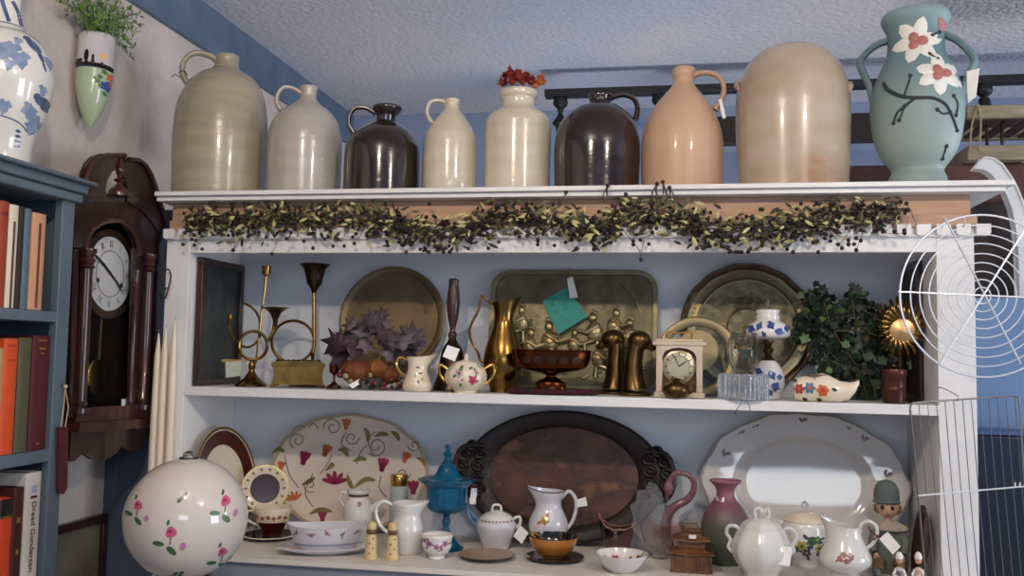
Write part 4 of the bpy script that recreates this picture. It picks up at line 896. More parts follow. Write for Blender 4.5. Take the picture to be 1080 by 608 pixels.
mb = MB(); saucer(mb, t, 29, 4); mb.build('saucer', [M_cb], t.o); MB().lathe([(29.2*t.sx, 3.6*t.sx), (29.4*t.sx, 4.2*t.sx), (28.2*t.sx, 4.6*t.sx)], 56, closed=False).build('rim', M_ivory, t.o)
sP = t
t = TH('teacup', 'dark brown teacup with wide cream patterned band on a brown saucer', 'teacup', 287, ZL, Y=sP.P.y, lift=.0065)
by = t.by; 
mb = MB(); pr = t.prof(smooth_prof([(20, 538), (19.8, 542), (18.5, 549), (16, 554), (12.5, 560), (10, by-3), (10, by)], 3)); zb = t.Z(552)
mb.lathe([p for p in pr if p[1] <= zb]+[], 44, closed=False); mb.build('body', [M_cb], t.o)
mb = MB(); up = [p for p in pr if p[1] >= zb-.003]; mb.lathe([(up[0][0]*.9, up[0][1])]+[(r+.0006, z) for r, z in up]+[(r-.002, z) for r, z in up[::-1]]+[(.001, pr[0][1]+.008)], 44, closed=False)
mb.cur = 1; S = t.surf([(r+.0008, z) for r, z in pr])
for i in range(7): mb.patch(S, 270+i*6, 546.5+(i % 2), 2.2, 2.6, i, 8, rf=lambda q: 1+.3*math.cos(4*q))
mb.build('band', [M_ivory, mat('golden_brown_paint', '#8a5a32', .3)], t.o)
MB().tube(t.path([(269, 543, 3), (261, 543, 5), (260, 551, 5), (268, 556, 3), (275, 558, 2)]), 1.4*t.sx, 8).build('handle', M_ivory, t.o)
# gravy boat with underplate
M_gw = mat('bluish_white_porcelain', '#d6d3d6', .15, c2='#cbc9cf', scale=6, coat=.7)
t = TH('gravy_boat', 'low white gravy boat with pink sprigs fixed on an oval underplate', 'gravy boat', 344, ZL, by=589, rb=26)
s = t.sx
mb = MB(); mb.lathe([(28*s, 0), (30*s, .002), (48*s, 5*s), (52*s, 7*s), (50*s, 7.6*s), (28*s, .007), (0, .006)], 64, sq=(1, .52)); mb.build('underplate', M_gw, t.o)
zb = .006; H = (t.by-3-552)*t.sz
def BS(u, v, l=0):
    x = (u-344)*s; z = t.Z(v); q = (z-zb)/(H-zb); r = (.52+.48*max(0, q)**.6)*43*s; rx = max(-.98, min(.98, x/r)); return (x, -(r*.52*math.sqrt(1-rx*rx))-.0012-l, z)
mb = MB(); prf = [(22*s, zb), (23*s, zb+.004)]+[((.52+.48*q**.6)*43*s, zb+q*(H-zb)) for q in (.05, .15, .3, .45, .6, .75, .9, 1)]
mb.lathe(hollow(prf, .0025, .004), 64, sq=(1, .52)); mb.v = [(x, y, z+(.009*(abs(x)/(43*s))**3 if z > H*.5 else 0)) for x, y, z in mb.v]
mb.cur = 1
for i in range(5): flower(mb, BS, 312+i*16, 560+(i % 2)*2, 2.4, 1, 2, 3, 4, i)
mb.cur = 4; mb.stroke(BS, [(306+i*4, 573-0*i) for i in range(20)], 1.6)
mb.build('boat', [M_gw, mat('dusty_pink_paint', '#a8767c', .3), M_greyp, M_olive, mat('grey_blue_line', '#8d90a0', .3)], t.o)
# small creamer with spout behind
t = TH('spouted_creamer', 'little white spouted pot with brown neck band between platter and gravy boat', 'creamer', 377, ZL, Y=2.545)
s = t.sx
mb, pr, S = profS(t, [(12, 518), (12.5, 520), (10.5, 523), (11, 527), (14, 532), (16, 540), (16, 550), (13, 560), (11, 566)], dec=lambda mb, S: flower(mb, S, 378, 531, 3, 1, 2, None, 5))
mb.build('body', [M_porc, mat('dusty_pink_paint', '#a8767c', .3), M_greyp], t.o)
MB().lathe(t.prof([(11.2, 520.5), (10.9, 524)], False), 36, closed=False).build('neck_band', M_brown, t.o)
MB().tube(t.path([(384, 541, -4), (392, 537, -5), (399, 531, -6), (402, 528, -6)], 4), [5.5*s, 5.2*s, 5*s, 4.6*s, 4.3*s, 4*s, 3.8*s, 3.5*s, 3.3*s, 3*s, 2.8*s, 2.6*s, 2.4*s], 12).build('spout', M_porc, t.o)
MB().tube(t.path([(368, 524, 0), (360, 520, 0), (357, 527, 0), (362, 535, 0)], 5), 1.3*s, 8).build('handle', M_porc, t.o)
# gold-lidded jar
t = TH('gold_lidded_jar', 'narrow pale glass jar with gold screw lid behind the plain white pitcher', 'jar', 419.5, ZL, Y=2.53)
MB().lathe(t.prof(smooth_prof([(6, 512), (9, 515), (9.5, 520), (9.5, 560)], 3)), 32).build('glass', mat('frosted_pale_glass', '#c3cdc9', .25, trans=.3), t.o)
MB().lathe(t.prof([(8.8, 501.5), (9.4, 502.5), (9.4, 512), (9, 513)], False), 36).build('lid', M_gold, t.o)
# white pitcher
t = TH('white_pitcher', 'plain white ironstone pitcher with handle on the left', 'pitcher', 429, ZL, by=586, rb=16)
mb, pr, S = profS(t, [(17, 531), (17, 533), (14.5, 540), (14, 546), (16.5, 555), (17.5, 566), (16.5, 577), (15.5, 583), (16, 586)])
spouted(mb, 0, t.Z(531), t.Z(546), 6*t.sx, 1, 2*t.sz); mb.build('body', M_porc, t.o)
MB().tube(t.path([(413, 534), (403, 530), (396, 536), (396, 546), (401, 556), (408, 562), (414, 563)]), 1.9*t.sx, 9).build('handle', M_porc, t.o)
# shakers
M_shk = mat('cream_shaker', '#d8bf8d', .35, c2='#cdb380'); M_shb = mat('shaker_band', '#6a4a34', .4)
def shaker(cx, by, label):
    t = TH('salt_shaker', label, 'shaker', cx, ZL, by=by, rb=7, group=None)
    mb = MB(); mb.lathe(t.prof(smooth_prof([(4.5, by-27), (6, by-20), (6.3, by-10), (7.5, by-4), (8, by-2)], 3)+[(8, by)]), 28)
    mb.build('body', M_shk, t.o)
    c = MB(); c.lathe(t.prof(smooth_prof([(.5, by-40), (3.5, by-39), (5.2, by-36), (5, by-32)], 3), False), 24); c.build('cap', M_shk, t.o)
    MB().lathe(t.prof([(4.9, by-32), (5.4, by-31), (5.2, by-28), (4.5, by-26.6)], False), 24).build('band', M_shb, t.o)
    mb = MB(); S = t.surf(t.prof([(6, by-24), (6.3, by-10), (7.4, by-4)], False))
    for i in range(4): mb.patch(S, cx+(-1)**i*2, by-23+i*5, 1, 1, 0, 7)
    mb.build('sprig', M_shb, t.o)
shaker(391, 591, 'slim cream salt shaker with brown neck band, nearest the gravy boat'); shaker(413.5, 592, 'slim cream salt shaker with brown neck band, in front of the white pitcher')
# flowered cup
t = TH('flowered_cup', 'small footed white cup with mauve flowers and no saucer', 'cup', 460.5, ZL, by=591, rb=10)
def dec(mb, S):
    for x, y, r in [(452, 572, 3.6), (460, 575, 3.4), (469, 572, 3.4), (447, 569, 2.6), (465, 577, 2.4)]: flower(mb, S, x, y, r, 1, 2, 3, 5, x)
mb, pr, S = profS(t, [(16.5, 564), (17, 566), (15.5, 571), (15.5, 577), (12, 583), (8.5, 586), (10, 590), (10, 591)], dec=dec, zin=.015)
mb.build('body', [M_porc, mat('mauve_flower', '#9c7590', .3), M_mag, M_greyp], t.o)
# blue compote
M_bg = mat('turquoise_glass', '#1b95c0', .04, trans=.75, ior=1.35, coat=.6, c2='#0d76a6', scale=8)
t = TH('blue_glass_compote', 'tall lidded compote of turquoise blue glass on a slender stem', 'compote', 470, ZL, Y=2.455)
b_ = t.by
mb = MB(); mb.lathe(hollow(t.prof(smooth_prof([(21.5, 512), (22, 515), (21.5, 530), (20, 537), (14, 541), (5, 544), (3.5, 547), (5, 551), (3, 556), (4.5, 561), (6, 564), (15, b_-4), (19, b_-2)], 3)+[(19, b_)]), .003, .03)[:60], 44); mb.build('bowl', M_bg, t.o)
mb = MB(); mb.lathe(t.prof(smooth_prof([(1, 470), (3, 473), (2, 477), (5, 480), (3, 484), (5, 488), (9, 494), (12, 500), (17, 505), (24, 506.5), (29, 506), (29.5, 508), (24, 513), (21, 515)], 3), False), 44, rf=lambda a, z: 1+(.04*math.cos(12*a) if z < t.Z(503) else 0)); mb.build('lid', M_bg, t.o)
# tan plate
t = TH('shallow_plate', 'shallow tan plate with dark rim lying at the shelf front', 'plate', 513, ZL, by=596, rb=30)
mb = MB(); s = t.sx; mb.lathe([(16*s, 0), (17*s, .002), (28*s, .008), (30*s, .011), (29.4*s, .012)], 56, closed=True); mb.f = [f for f in mb.f if len(f) < 20]; mb.mi = mb.mi[:len(mb.f)]; mb.sm = mb.sm[:len(mb.f)]
mb.cur = 0; mb.lathe([(16*s, 0), (0, 0)], 56, closed=False); mb.cur = 1; mb.lathe([(29.4*s, .012), (20*s, .006), (17*s, .0045), (0, .0045)], 56, closed=False)
mb.build('plate', [mat('dark_rim_brown', '#5f4734', .35), mat('tan_glaze', '#a58a6c', .3, c2='#96795c', scale=10, coat=.3)], t.o)
# white sugar bowl with figure tag
t = TH('white_sugar_bowl', 'white lidded sugar bowl with grey rim and blue left handle', 'sugar bowl', 523, ZL, by=581, rb=14)
mb, pr, S = profS(t, [(18, 549), (20, 551), (21.5, 554), (20, 561), (16, 571), (14, 577), (15, 581)], hol=False); mb.build('body', M_gw, t.o)
mb = MB(); p = t.prof(smooth_prof([(2, 539), (7, 540.5), (14, 543.5), (18, 547.5), (19, 550)], 3), False); mb.lathe(p, 44); mb.cur = 1; Sl = t.surf(p)
for i in range(9): mb.patch(Sl, 508+i*3.8, 548.6-abs(i-4)*.3*0, 1.6, .9, 0, 7)
mb.build('lid', [M_porc, M_greyp], t.o)
MB().tube(t.path([(518, 541), (519, 535), (523, 533.5), (527, 535), (528, 541)]), 1.3*t.sx, 8).build('lid_handle', M_porc, t.o)
MB().tube(t.path([(506, 551), (498, 545), (493, 538), (491, 534), (493, 545), (498, 553), (505, 557)], 5), 1.9*t.sx, 9).build('handle', mat('slate_blue_handle', '#52758c', .25), t.o)
MB().tube(t.path([(539, 549), (547, 546), (548, 553), (541, 560)]), 1.6*t.sx, 8).build('handle', M_porc, t.o)
price_tag(t.o, [t.p3(548, 553, -8), t.p3(557, 561, -8), t.p3(550, 572, -10), t.p3(541, 564, -10)])
# little hanging tag between compote and bowl
price_tag(t.o, [t.p3(496, 516, -6), t.p3(502, 516, -6), t.p3(501, 533, -6), t.p3(494, 532, -6)], string=[t.p3(499, 517, -6), t.p3(503, 520, -6), t.p3(499, 534, -6), t.p3(497, 545, -1)])
# gilt-flower pitcher
t = TH('gilt_flower_pitcher', 'white pitcher with dark wavy lip line and a small gold flower', 'pitcher', 578, ZL, by=572, rb=14)
mb, pr, S = profS(t, [(17, 519), (16, 523), (13.5, 530), (14.5, 537), (19, 546), (21, 555), (19, 564), (15, 569), (16, 572)], dec=lambda mb, S: flower(mb, S, 574, 547, 4.5, 1, 2, 3, 5, .3))
spouted(mb, 0, t.Z(519), t.Z(536), 7*t.sx, -1, 5*t.sz); mb.build('body', [M_gw, M_gold, M_greyp, M_orange], t.o)
tp = t.Z(519); rr_ = 17*t.sx; pts = []
for k in range(40):
    a = 2*PI*k/40; x, y = rr_*math.cos(a), rr_*math.sin(a); an = math.atan2(y, -x); g = math.exp(-(an/.9)**2); pts.append((x-7*t.sx*g, y*(1-.35*g), tp+5*t.sz*g))
MB().tube(pts, .0013, 6, closed=True).build('lip_line', M_brown, t.o)
MB().tube(t.path([(592, 526), (599, 519), (606, 526), (607, 538), (603, 551), (596, 560)]), 2*t.sx, 9).build('handle', M_gw, t.o)
price_tag(t.o, [t.p3(605, 528, -4), t.p3(617, 524, -4), t.p3(619, 533, -4), t.p3(608, 535, -4)], string=[t.p3(601, 521, -3), t.p3(604, 527, -4), t.p3(608, 531, -4)])
# orange bowl on dark saucer
t = TH('dark_saucer', 'dark brown saucer under the orange lustre bowl', 'saucer', 585, ZL, by=597, rb=30)
mb = MB(); saucer(mb, t, 31, 3.5); mb.build('saucer', mat('dark_lustre', '#33241c', .2, coat=.6), t.o)
t2 = TH('orange_bowl', 'orange lustre bowl with black inside, sitting on a dark saucer', 'bowl', 583.5, ZL, Y=t.P.y, lift=.0065)
b_ = t2.by
mb = MB(); pr = t2.prof(smooth_prof([(26, 569), (25.5, 571), (23, 578), (16, b_-3), (11, b_-1.5)], 3)+[(11, b_)]); mb.lathe(pr, 48, closed=False); mb.lathe([(pr[0][0], 0), (0, 0)], 48, closed=False)
mb.cur = 1; mb.lathe([pr[-1], (pr[-1][0]-.002, pr[-1][1]+.0006)]+[(r-.0022, z+.0008) for r, z in pr[::-1] if z > .004]+[(0, .005)], 48, closed=False)
mb.build('bowl', [mat('orange_lustre', '#bb7a2e', .2, c2='#a5662a', coat=.7), mat('black_lustre', '#1c1512', .12, coat=.8)], t2.o)
MB().tube(t2.path([(565, 571, -10), (560, 564, -12), (567, 566, -12), (572, 572, -12)], 4), 1.2*t2.sx, 7).build('handle', M_gold, t2.o)
# pink glass dish
t = TH('pink_glass_dish', 'pale pink glass dish with upswept ends behind the little flowered bowl', 'dish', 651, ZL, by=580, rb=14)
mb = MB(); s = t.sx; mb.lathe(hollow([(9*s, 0), (10*s, .003), (14*s, 6*s), (18*s, 16*s), (20*s, 26*s)], .0022, .005), 48, sq=(1, .6))
mb.v = [(x, y, z+(.035*max(0, -x/(20*s))**3+.018*max(0, x/(20*s))**3)*(z/(26*s))) for x, y, z in mb.v]; mb.build('bowl', M_glassp, t.o)
mb = MB(); r = 20*s
pts = []
for k in range(48):
    a = 2*PI*k/48; x = r*math.cos(a); pts.append((x, .6*r*math.sin(a), 26*s+.035*max(0, -x/r)**3+.018*max(0, x/r)**3+.0012*math.sin(12*a)))
mb.tube(pts, .0024, 7, closed=True); mb.build('rim', mat('rosy_brown_glass', '#a87468', .12, trans=.4), t.o)
# swan
t = TH('glass_swan', 'clear glass swan dish with curved dusky pink neck and head', 'swan dish', 700, ZL, by=592, rb=24)
s = t.sx
mb = MB(); mb.lathe(hollow(smooth_prof([(12*s, 0), (14*s, .004), (21*s, 10*s), (26*s, 24*s), (28*s, 36*s)], 3), .003, .006), 56, sq=(1, .6)); 
mb.v = [(x, y, z+(z/(36*s))*(.055*max(0, -x/(28*s))**2.2+.0*x)) for x, y, z in mb.v]; mb.build('body', mat('palest_pink_glass', '#f2dcd4', .04, trans=1, ior=1.3), t.o)
M_wing = mat('milky_clear_glass', '#e9e8e5', .1, trans=.93, ior=1.3)
for dyw, sc_ in ((-15, 1), (6, .8)):
    mb = MB(); o_ = [(700, 588), (684, 580), (674, 566), (665, 556), (668, 546), (664, 534), (671, 529), (671, 518), (680, 517), (684, 508), (692, 511), (698, 520), (701, 536), (706, 552), (708, 572)]
    mb.prism([(t.X(700+(x-700)*sc_), t.Z(588+(y-588)*sc_)) for x, y in o_], dyw*s, dyw*s+.004, 'y'); clampw(mb, t.o, None, ZL+.0015); mb.build('wing', M_wing, t.o)
mb = MB(); nk = t.path([(705, 578), (702, 560), (704, 545), (712, 535), (724, 528), (731, 518), (731, 508), (724, 501), (714, 500), (707, 506), (704, 513)], 5)
n = len(nk); mb.tube(nk, [(6.2-3.2*min(1, i/(n*.6)))*s for i in range(n)], 12); mb.ell(t.p3(704.5, 516), (5.5*s, 5*s, 8*s), 14, 10); mb.tube([t.p3(703, 521), t.p3(703.5, 530)], [2.6*s, .8*s], 8)
mb.build('neck_and_head', mat('dusky_pink_glass', '#96646a', .1, trans=.35, c2='#8a5a62', coat=.5), t.o)
# little flowered bowl
t = TH('flowered_bowl', 'small white bowl painted inside with red flowers, at the front', 'bowl', 655.5, ZL, by=606, rb=13)
mb = MB(); s = t.sx; pr = smooth_prof([(13*s, 0), (14*s, .002), (20*s, 6*s), (26*s, 15*s), (28*s, 19*s)], 3); mb.lathe(hollow(pr, .0022, .004), 56)
def IS(u, v, l=0):
    x, y = u, v; r = math.hypot(x, y)+.0030; z = .0055
    for (r0, z0), (r1, z1) in zip(pr, pr[1:]):
        if r0-.002 <= r <= r1: z = z0+(z1-z0)*(r-r0)/(max(1e-6, r1-r0))+.0042; break
    else: z = .006 if r < pr[0][0] else pr[-1][1]
    return (x, y, z+.0014)
for k, (x, y, r) in enumerate([(8, 14, 5), (-6, 16, 4.5), (16, 11, 4), (-15, 10, 4), (1, 6, 4)]):
    q = r*s; mb.cur = 1
    for j in range(5): a = j*1.256; mb.patch(IS, x*s+q*.55*math.cos(a), y*s+q*.55*math.sin(a), q*.55, q*.45, a, 8)
    mb.cur = 2; mb.patch(IS, x*s+q*1.5, y*s-q*.3, q*.6, q*.3, .4, 8)
mb.build('bowl', [M_porc, mat('brick_red_flower', '#9a3a2c', .3), M_olive], t.o)
# pagoda box
t = TH('wooden_pagoda_box', 'carved brown wooden box shaped like a small pagoda with white sticker', 'carved box', 729, ZL, by=606, rb=18)
M_pg = mat('honey_brown_wood', '#79502c', .4, c2='#4e2f18', scale=22, bump=.001, bscale=60, coat=.3); s = t.sx
mb = MB(); mb.box(-21*s, 21*s, -15*s, 15*s, 0, 18*s); mb.box(-22*s, 22*s, -16*s, 16*s, 0, 3*s)
for x in (-20, -7, 7, 20): mb.tube([(x*s, -15.6*s, 2*s), (x*s, -15.6*s, 18*s)], 1.6*s, 7)
mb.build('lower_storey', M_pg, t.o, bevel=.0012)
def roof(r, z, h, name):
    mb = MB(); n = 8; vs = []; ring = []
    for lev, (q, dz) in enumerate([(1, 0), (.98, .14), (.8, .32), (.6, .58), (.42, 1)]):
        for (x, y) in [(-1, -1), (0, -.94), (1, -1), (.94, 0), (1, 1), (0, .94), (-1, 1), (-.94, 0)]:
            cor = abs(x) == 1 and abs(y) == 1; vs.append((x*r*q*s, y*r*.74*q*s, (z+h*dz+(1.6*(1-dz) if cor and lev < 2 else 0))*s))
    fs = [(i*8+k, i*8+(k+1) % 8, (i+1)*8+(k+1) % 8, (i+1)*8+k) for i in range(4) for k in range(8)]+[tuple(range(7, -1, -1)), tuple(32+k for k in range(8))]
    mb.add(vs, fs, False); return mb.build(name, M_pg, t.o, bevel=.001)
roof(25, 18, 8, 'roof')
mb = MB(); mb.box(-14*s, 14*s, -10*s, 10*s, 25*s, 33*s); [mb.tube([(x*s, -10.4*s, 25*s), (x*s, -10.4*s, 33*s)], 1.3*s, 7) for x in (-13, 0, 13)]; mb.build('upper_storey', M_pg, t.o, bevel=.001)
roof(21, 32, 10, 'roof'); roof(12, 41, 9, 'roof_cap')
o = MB(); o.box(-3.5*s+1*s, 5*s, -15.2*s, -14.9*s, 36*s, 40*s); o.build('sticker', M_tag, t.o)
# pink green vase
t = TH('pink_green_vase', 'matt pottery vase shading from dusky pink neck to grey green body', 'vase', 765, ZL, by=598, rb=15)
p = t.prof(smooth_prof([(17, 508), (17, 509.5), (12, 514), (9.5, 520), (11, 527), (19, 537), (25, 549), (26, 560), (23.5, 574), (18, 588), (15, 594), (15.5, 598)], 4))
mb = MB(); mb.lathe(hollow(p, .003), 52); mb.build('body', grad_mat('pink_to_green_glaze', [(0, '#4c544a'), (.45, '#5a5e54'), (.62, '#665456'), (.78, '#7c4a58'), (1, '#956070')], 0, t.Z(508), .42), t.o)
S = t.surf(p, eps=.001); mb = MB(); mb.add([S(755, 524, .001), S(764, 525, .001), S(763.5, 529.5, .001), S(755, 528.5, .001)], [(0, 1, 2, 3)], False); mb.build('sticker', M_tag, t.o, solid=.0004)
# ornate sugar bowl
M_or_w = mat('pearly_white_porcelain', '#dcd8d0', .12, c2='#cfccc6', scale=12, coat=.9, bump=.0006, bscale=30)
t = TH('ornate_sugar_bowl', 'large pearly white lidded sugar bowl with scrolled handles and a hanging tag', 'sugar bowl', 803, ZL, Y=2.312)
mb, pr, S = profS(t, [(20, 556), (24, 560), (27, 566), (31, 576), (30, 588), (24, 598), (18, 605), (18, t.by)], hol=False, rf=lambda a, z: 1+.035*math.cos(8*a), dec=None); mb.build('body', M_or_w, t.o)
mb = MB(); mb.lathe(t.prof(smooth_prof([(4, 547), (9, 548), (16, 551), (20, 554), (22, 557)], 3), False), 56, rf=lambda a, z: 1+.03*math.cos(8*a)); mb.build('lid', M_or_w, t.o)
mb = MB(); mb.tube(t.path([(797, 548), (796, 541), (801, 538), (806, 541), (810, 538), (811, 545), (808, 548)]), 2*t.sx, 8); mb.ell(t.p3(803, 541), 3*t.sx, 10, 7); mb.build('finial', M_or_w, t.o)
for pts in ([(782, 563), (775, 558), (768, 559), (766, 566), (770, 573), (768, 580), (773, 585), (779, 582)], [(824, 563), (830, 557), (838, 560), (840, 567), (836, 574), (837, 580), (832, 584), (828, 581)]):
    MB().tube(t.path(pts), 2.1*t.sx, 9).build('handle', M_or_w, t.o)
price_tag(t.o, [t.p3(822, 571, -22), t.p3(835, 573, -20), t.p3(832, 592, -22), t.p3(820, 590, -24)], string=[t.p3(833, 560, -3), t.p3(834, 568, -14), t.p3(829, 575, -22)])
# tureen with green flowers
t = TH('flowered_tureen', 'round white lidded tureen with green and yellow flowers and a small glass knob', 'tureen', 849, ZL, Y=2.5)
def dec(mb, S):
    for x, y, r, m, c in [(846, 573, 6, 1, 2), (856, 568, 6, 2, 3), (864, 575, 5, 1, 3), (851, 580, 5, 3, 1), (862, 566, 4, 2, 1), (840, 577, 4, 2, 3)]: flower(mb, S, x, y, r, m, c, 3, 5, x)
mb, pr, S = profS(t, [(20, 549), (23, 552), (25, 560), (25, 572), (21, 583), (15, 590), (15, 596)], hol=False, dec=dec); mb.build('body', [M_porc, mat('yellow_green_paint', '#a59a4a', .3), M_green, mat('deep_violet_paint', '#3e3658', .3)], t.o)
MB().lathe(t.prof(smooth_prof([(3, 541), (10, 542), (18, 545.5), (23, 549.5), (22, 551.5)], 3), False), 48).build('lid', M_ivory, t.o)
MB().lathe(t.prof(smooth_prof([(1, 530), (4, 533), (4, 537), (2, 540), (4, 542)], 3), False), 20).build('knob', M_glass, t.o)
# ornate creamer
t = TH('ornate_creamer', 'white creamer with wide spout, red sprig and maroon ribbon on its handle', 'creamer', 892, ZL, Y=2.312)
mb, pr, S = profS(t, [(17, 556), (17, 559), (18, 566), (23, 577), (28, 587), (27, 595), (18, 602), (14, 604), (17, 608), (17, t.by+.5)], dec=lambda mb, S: [flower(mb, S, x, y, 3.2, 1, 2, 2, 5, x) for x, y in [(886, 586), (893, 588), (890, 582), (898, 584)]], zin=.02)
spouted(mb, 0, t.Z(556), t.Z(574), 11*t.sx, -1, 9*t.sz); mb.build('body', [M_or_w, mat('faded_red_paint', '#9a5248', .3), M_greyp], t.o)
MB().tube(t.path([(908, 562), (908, 554), (916, 550), (924, 554), (925, 563), (921, 572), (914, 579), (916, 586), (918, 588)]), 2.1*t.sx, 9).build('handle', M_or_w, t.o)
mb = MB(); mb.tube(t.path([(916, 555, -3), (921, 561, -5), (928, 564, -6), (932, 568, -6)], 4), .0018, 6); mb.tube(t.path([(930, 562, -5), (924, 565, -6), (921, 568, -6)], 4), .0018, 6); mb.build('ribbon', mat('maroon_ribbon', '#5a1528', .7), t.o)
price_tag(t.o, [t.p3(936, 558, -7), t.p3(949, 572, -7), t.p3(941, 581, -7), t.p3(927, 566, -7)])
# doll
t = TH('seated_doll', 'seated doll in grey green hat and dress with big dark eyes, at the right end', 'doll', 938, ZL, Y=2.47)
s = t.sx; M_skin = mat('doll_skin', '#c9a188', .45, c2='#bd937a'); M_dress = mat('grey_green_cloth', '#5a6660', .9, c2='#6f6f60', scale=14); M_hat = mat('teal_grey_felt', '#68726f', .9, c2='#56625f', scale=20)
mb = MB(); mb.ell(t.p3(937, 536, -1), (12.5*s, 11.5*s, 12.5*s), 22, 16)
mb.tube([t.p3(937, 546, 0), t.p3(938, 556, 1)], [4.5*s, 5*s], 12); mb.ell(t.p3(936.5, 540, -12), (2*s, 2*s, 1.6*s), 8, 6)
mb.build('head', M_skin, t.o)
for x in (931.5, 942): 
    e = MB(); e.ell(t.p3(x, 536, -11), (2.3*s, 1.8*s, 2.6*s), 12, 8); e.build('eye', M_dark, t.o)
e = MB(); e.tube(t.path([(934.5, 543.5, -11.2), (937, 544.5, -11.4), (939.5, 543.5, -11.2)], 3), .6*s, 6); e.build('mouth', M_mag, t.o)
mb = MB(); mb.lathe(t.prof(smooth_prof([(1, 508), (8, 510), (12.5, 516), (14, 523), (14, 529), (15.5, 530.5), (14, 532)], 3), False), 32, c=(t.X(936)-0, 0, 0)); mb.build('hat', M_hat, t.o)
mb = MB()
for k in range(9): a = -.2+k*(PI+.4)/8; mb.ell(t.p3(937-13*math.cos(a), 538+4*math.sin(a), -6*math.sin(a)), (2.2*s, 3*s, 3.5*s), 8, 6)
mb.build('hair', mat('doll_hair', '#7a5a3c', .8), t.o)
mb = MB(); mb.lathe(t.prof(smooth_prof([(5, 552), (12, 556), (15, 566), (17, 580), (19, 592), (18, t.by)], 3)), 36, rf=lambda a, z: 1+.04*math.cos(9*a), sq=(1, .75)); mb.build('dress', M_dress, t.o)
mb = MB(); mb.lathe(t.prof(smooth_prof([(5, 550), (13, 553), (19, 557), (18, 560), (11, 559)], 3), False), 40, rf=lambda a, z: 1+.07*math.cos(12*a), sq=(1, .8)); mb.build('collar', mat('beige_collar', '#a99c90', .8), t.o)
for sd in (-1, 1):
    mb = MB(); pth = t.path([(938+sd*11, 560, -1), (938+sd*17.5, 571, -6), (938+sd*15, 582, -15)], 5); mb.tube(pth, [5*s, 5.2*s, 5.2*s, 5*s, 4.8*s, 4.8*s, 4.6*s, 4.6*s, 4.4*s, 4*s, 3.6*s], 12); mb.build('sleeve', M_dress, t.o)
    mb = MB(); c = t.p3(938+sd*13.5, 585, -17); mb.ell(c, (2.8*s, 2.6*s, 3.2*s), 10, 8)
    for k in range(4): mb.tube([(c[0]+(k-1.5)*1.3*s, c[1]-1*s, c[2]-1*s), (c[0]+(k-1.5)*1.5*s, c[1]-2*s, c[2]-(4.6-abs(k-1.5)*.5)*s)], [.8*s, .6*s], 6)
    mb.tube([(c[0]-sd*2*s, c[1], c[2]), (c[0]-sd*4*s, c[1]-1.5*s, c[2]-2*s)], [.9*s, .6*s], 6); mb.build('hand', M_skin, t.o)
    mb = MB(); lg = t.path([(938+sd*8, 592, -10), (938+sd*11, 592, -24), (938+sd*12, t.by-6, -32)], 5); mb.tube(lg, [6*s]*11, 12); mb.build('leg', mat('orange_green_stocking', '#8a6040', .8, c2='#6a6a3c', scale=40), t.o)
    mb = MB(); mb.ell(t.p3(938+sd*13, t.by-5, -36), (5*s, 8*s, 5*s), 12, 8); mb.build('shoe', M_hat, t.o)
# tiny figurines at the front right
def figurine(cx, label, cloth, by=612):
    t = TH('porcelain_figurine', label, 'figurine', cx, ZL, Y=2.275)
    s = t.sx; b = t.by; mb = MB(); h = b-584
    mb.lathe(t.prof(smooth_prof([(2.5, b-h*.62), (4.5, b-h*.55), (4, b-h*.4), (6.5, b-h*.15), (7.5, b-1), (7.5, b)], 3)), 24); mb.build('dress', cloth, t.o)
    mb = MB(); mb.ell((0, 0, t.Z(b-h*.8)), (3.8*s, 3.8*s, 4.6*s), 14, 10); mb.build('head', M_skin, t.o)
    mb = MB(); mb.lathe([(4.2*s, t.Z(b-h*.84)), (4*s, t.Z(b-h*.92)), (2.2*s, t.Z(b-h)), (0, t.Z(b-h*1.02))], 18); mb.build('bonnet', M_porc, t.o)
    for sd in (-1, 1): MB().tube([(sd*3.5*s, 0, t.Z(b-h*.56)), (sd*6.5*s, -3*s, t.Z(b-h*.42)), (sd*3*s, -6*s, t.Z(b-h*.4))], [1.7*s, 1.6*s, 1.4*s], 8).build('arm', M_porc, t.o)
figurine(949, 'tiny porcelain figurine in white and navy beside the ornate creamer', mat('navy_white', '#2b3150', .3, c2='#d8d4ce', scale=70))
figurine(969, 'tiny porcelain figurine in peach and white at the shelf end', mat('peach_white', '#b98868', .3, c2='#d9cfc6', scale=60))
# wooden dish against the right side
o = empty('wooden_dish', (XR-.034, 2.40, ZL+.001)); tag(o, 'brown oval wooden dish standing on edge against the right end of the lower shelf', 'dish')
mb = MB(); dish(mb, .05, .088, .089, [(.02, .003, 1), (.7, .003, 1), (.85, .012, 0), (1, .016, 0)], th=.005); ob = mb.build('dish', [mat('dark_dish_wood', '#3a2012', .4), mat('warm_dish_wood', '#6a3b1f', .35, c2='#52290f', scale=8, stretch=(4, 1, 1))], o); ob.rotation_euler = (0, 0, -PI/2)
o.rotation_euler = (0, .13, 0)
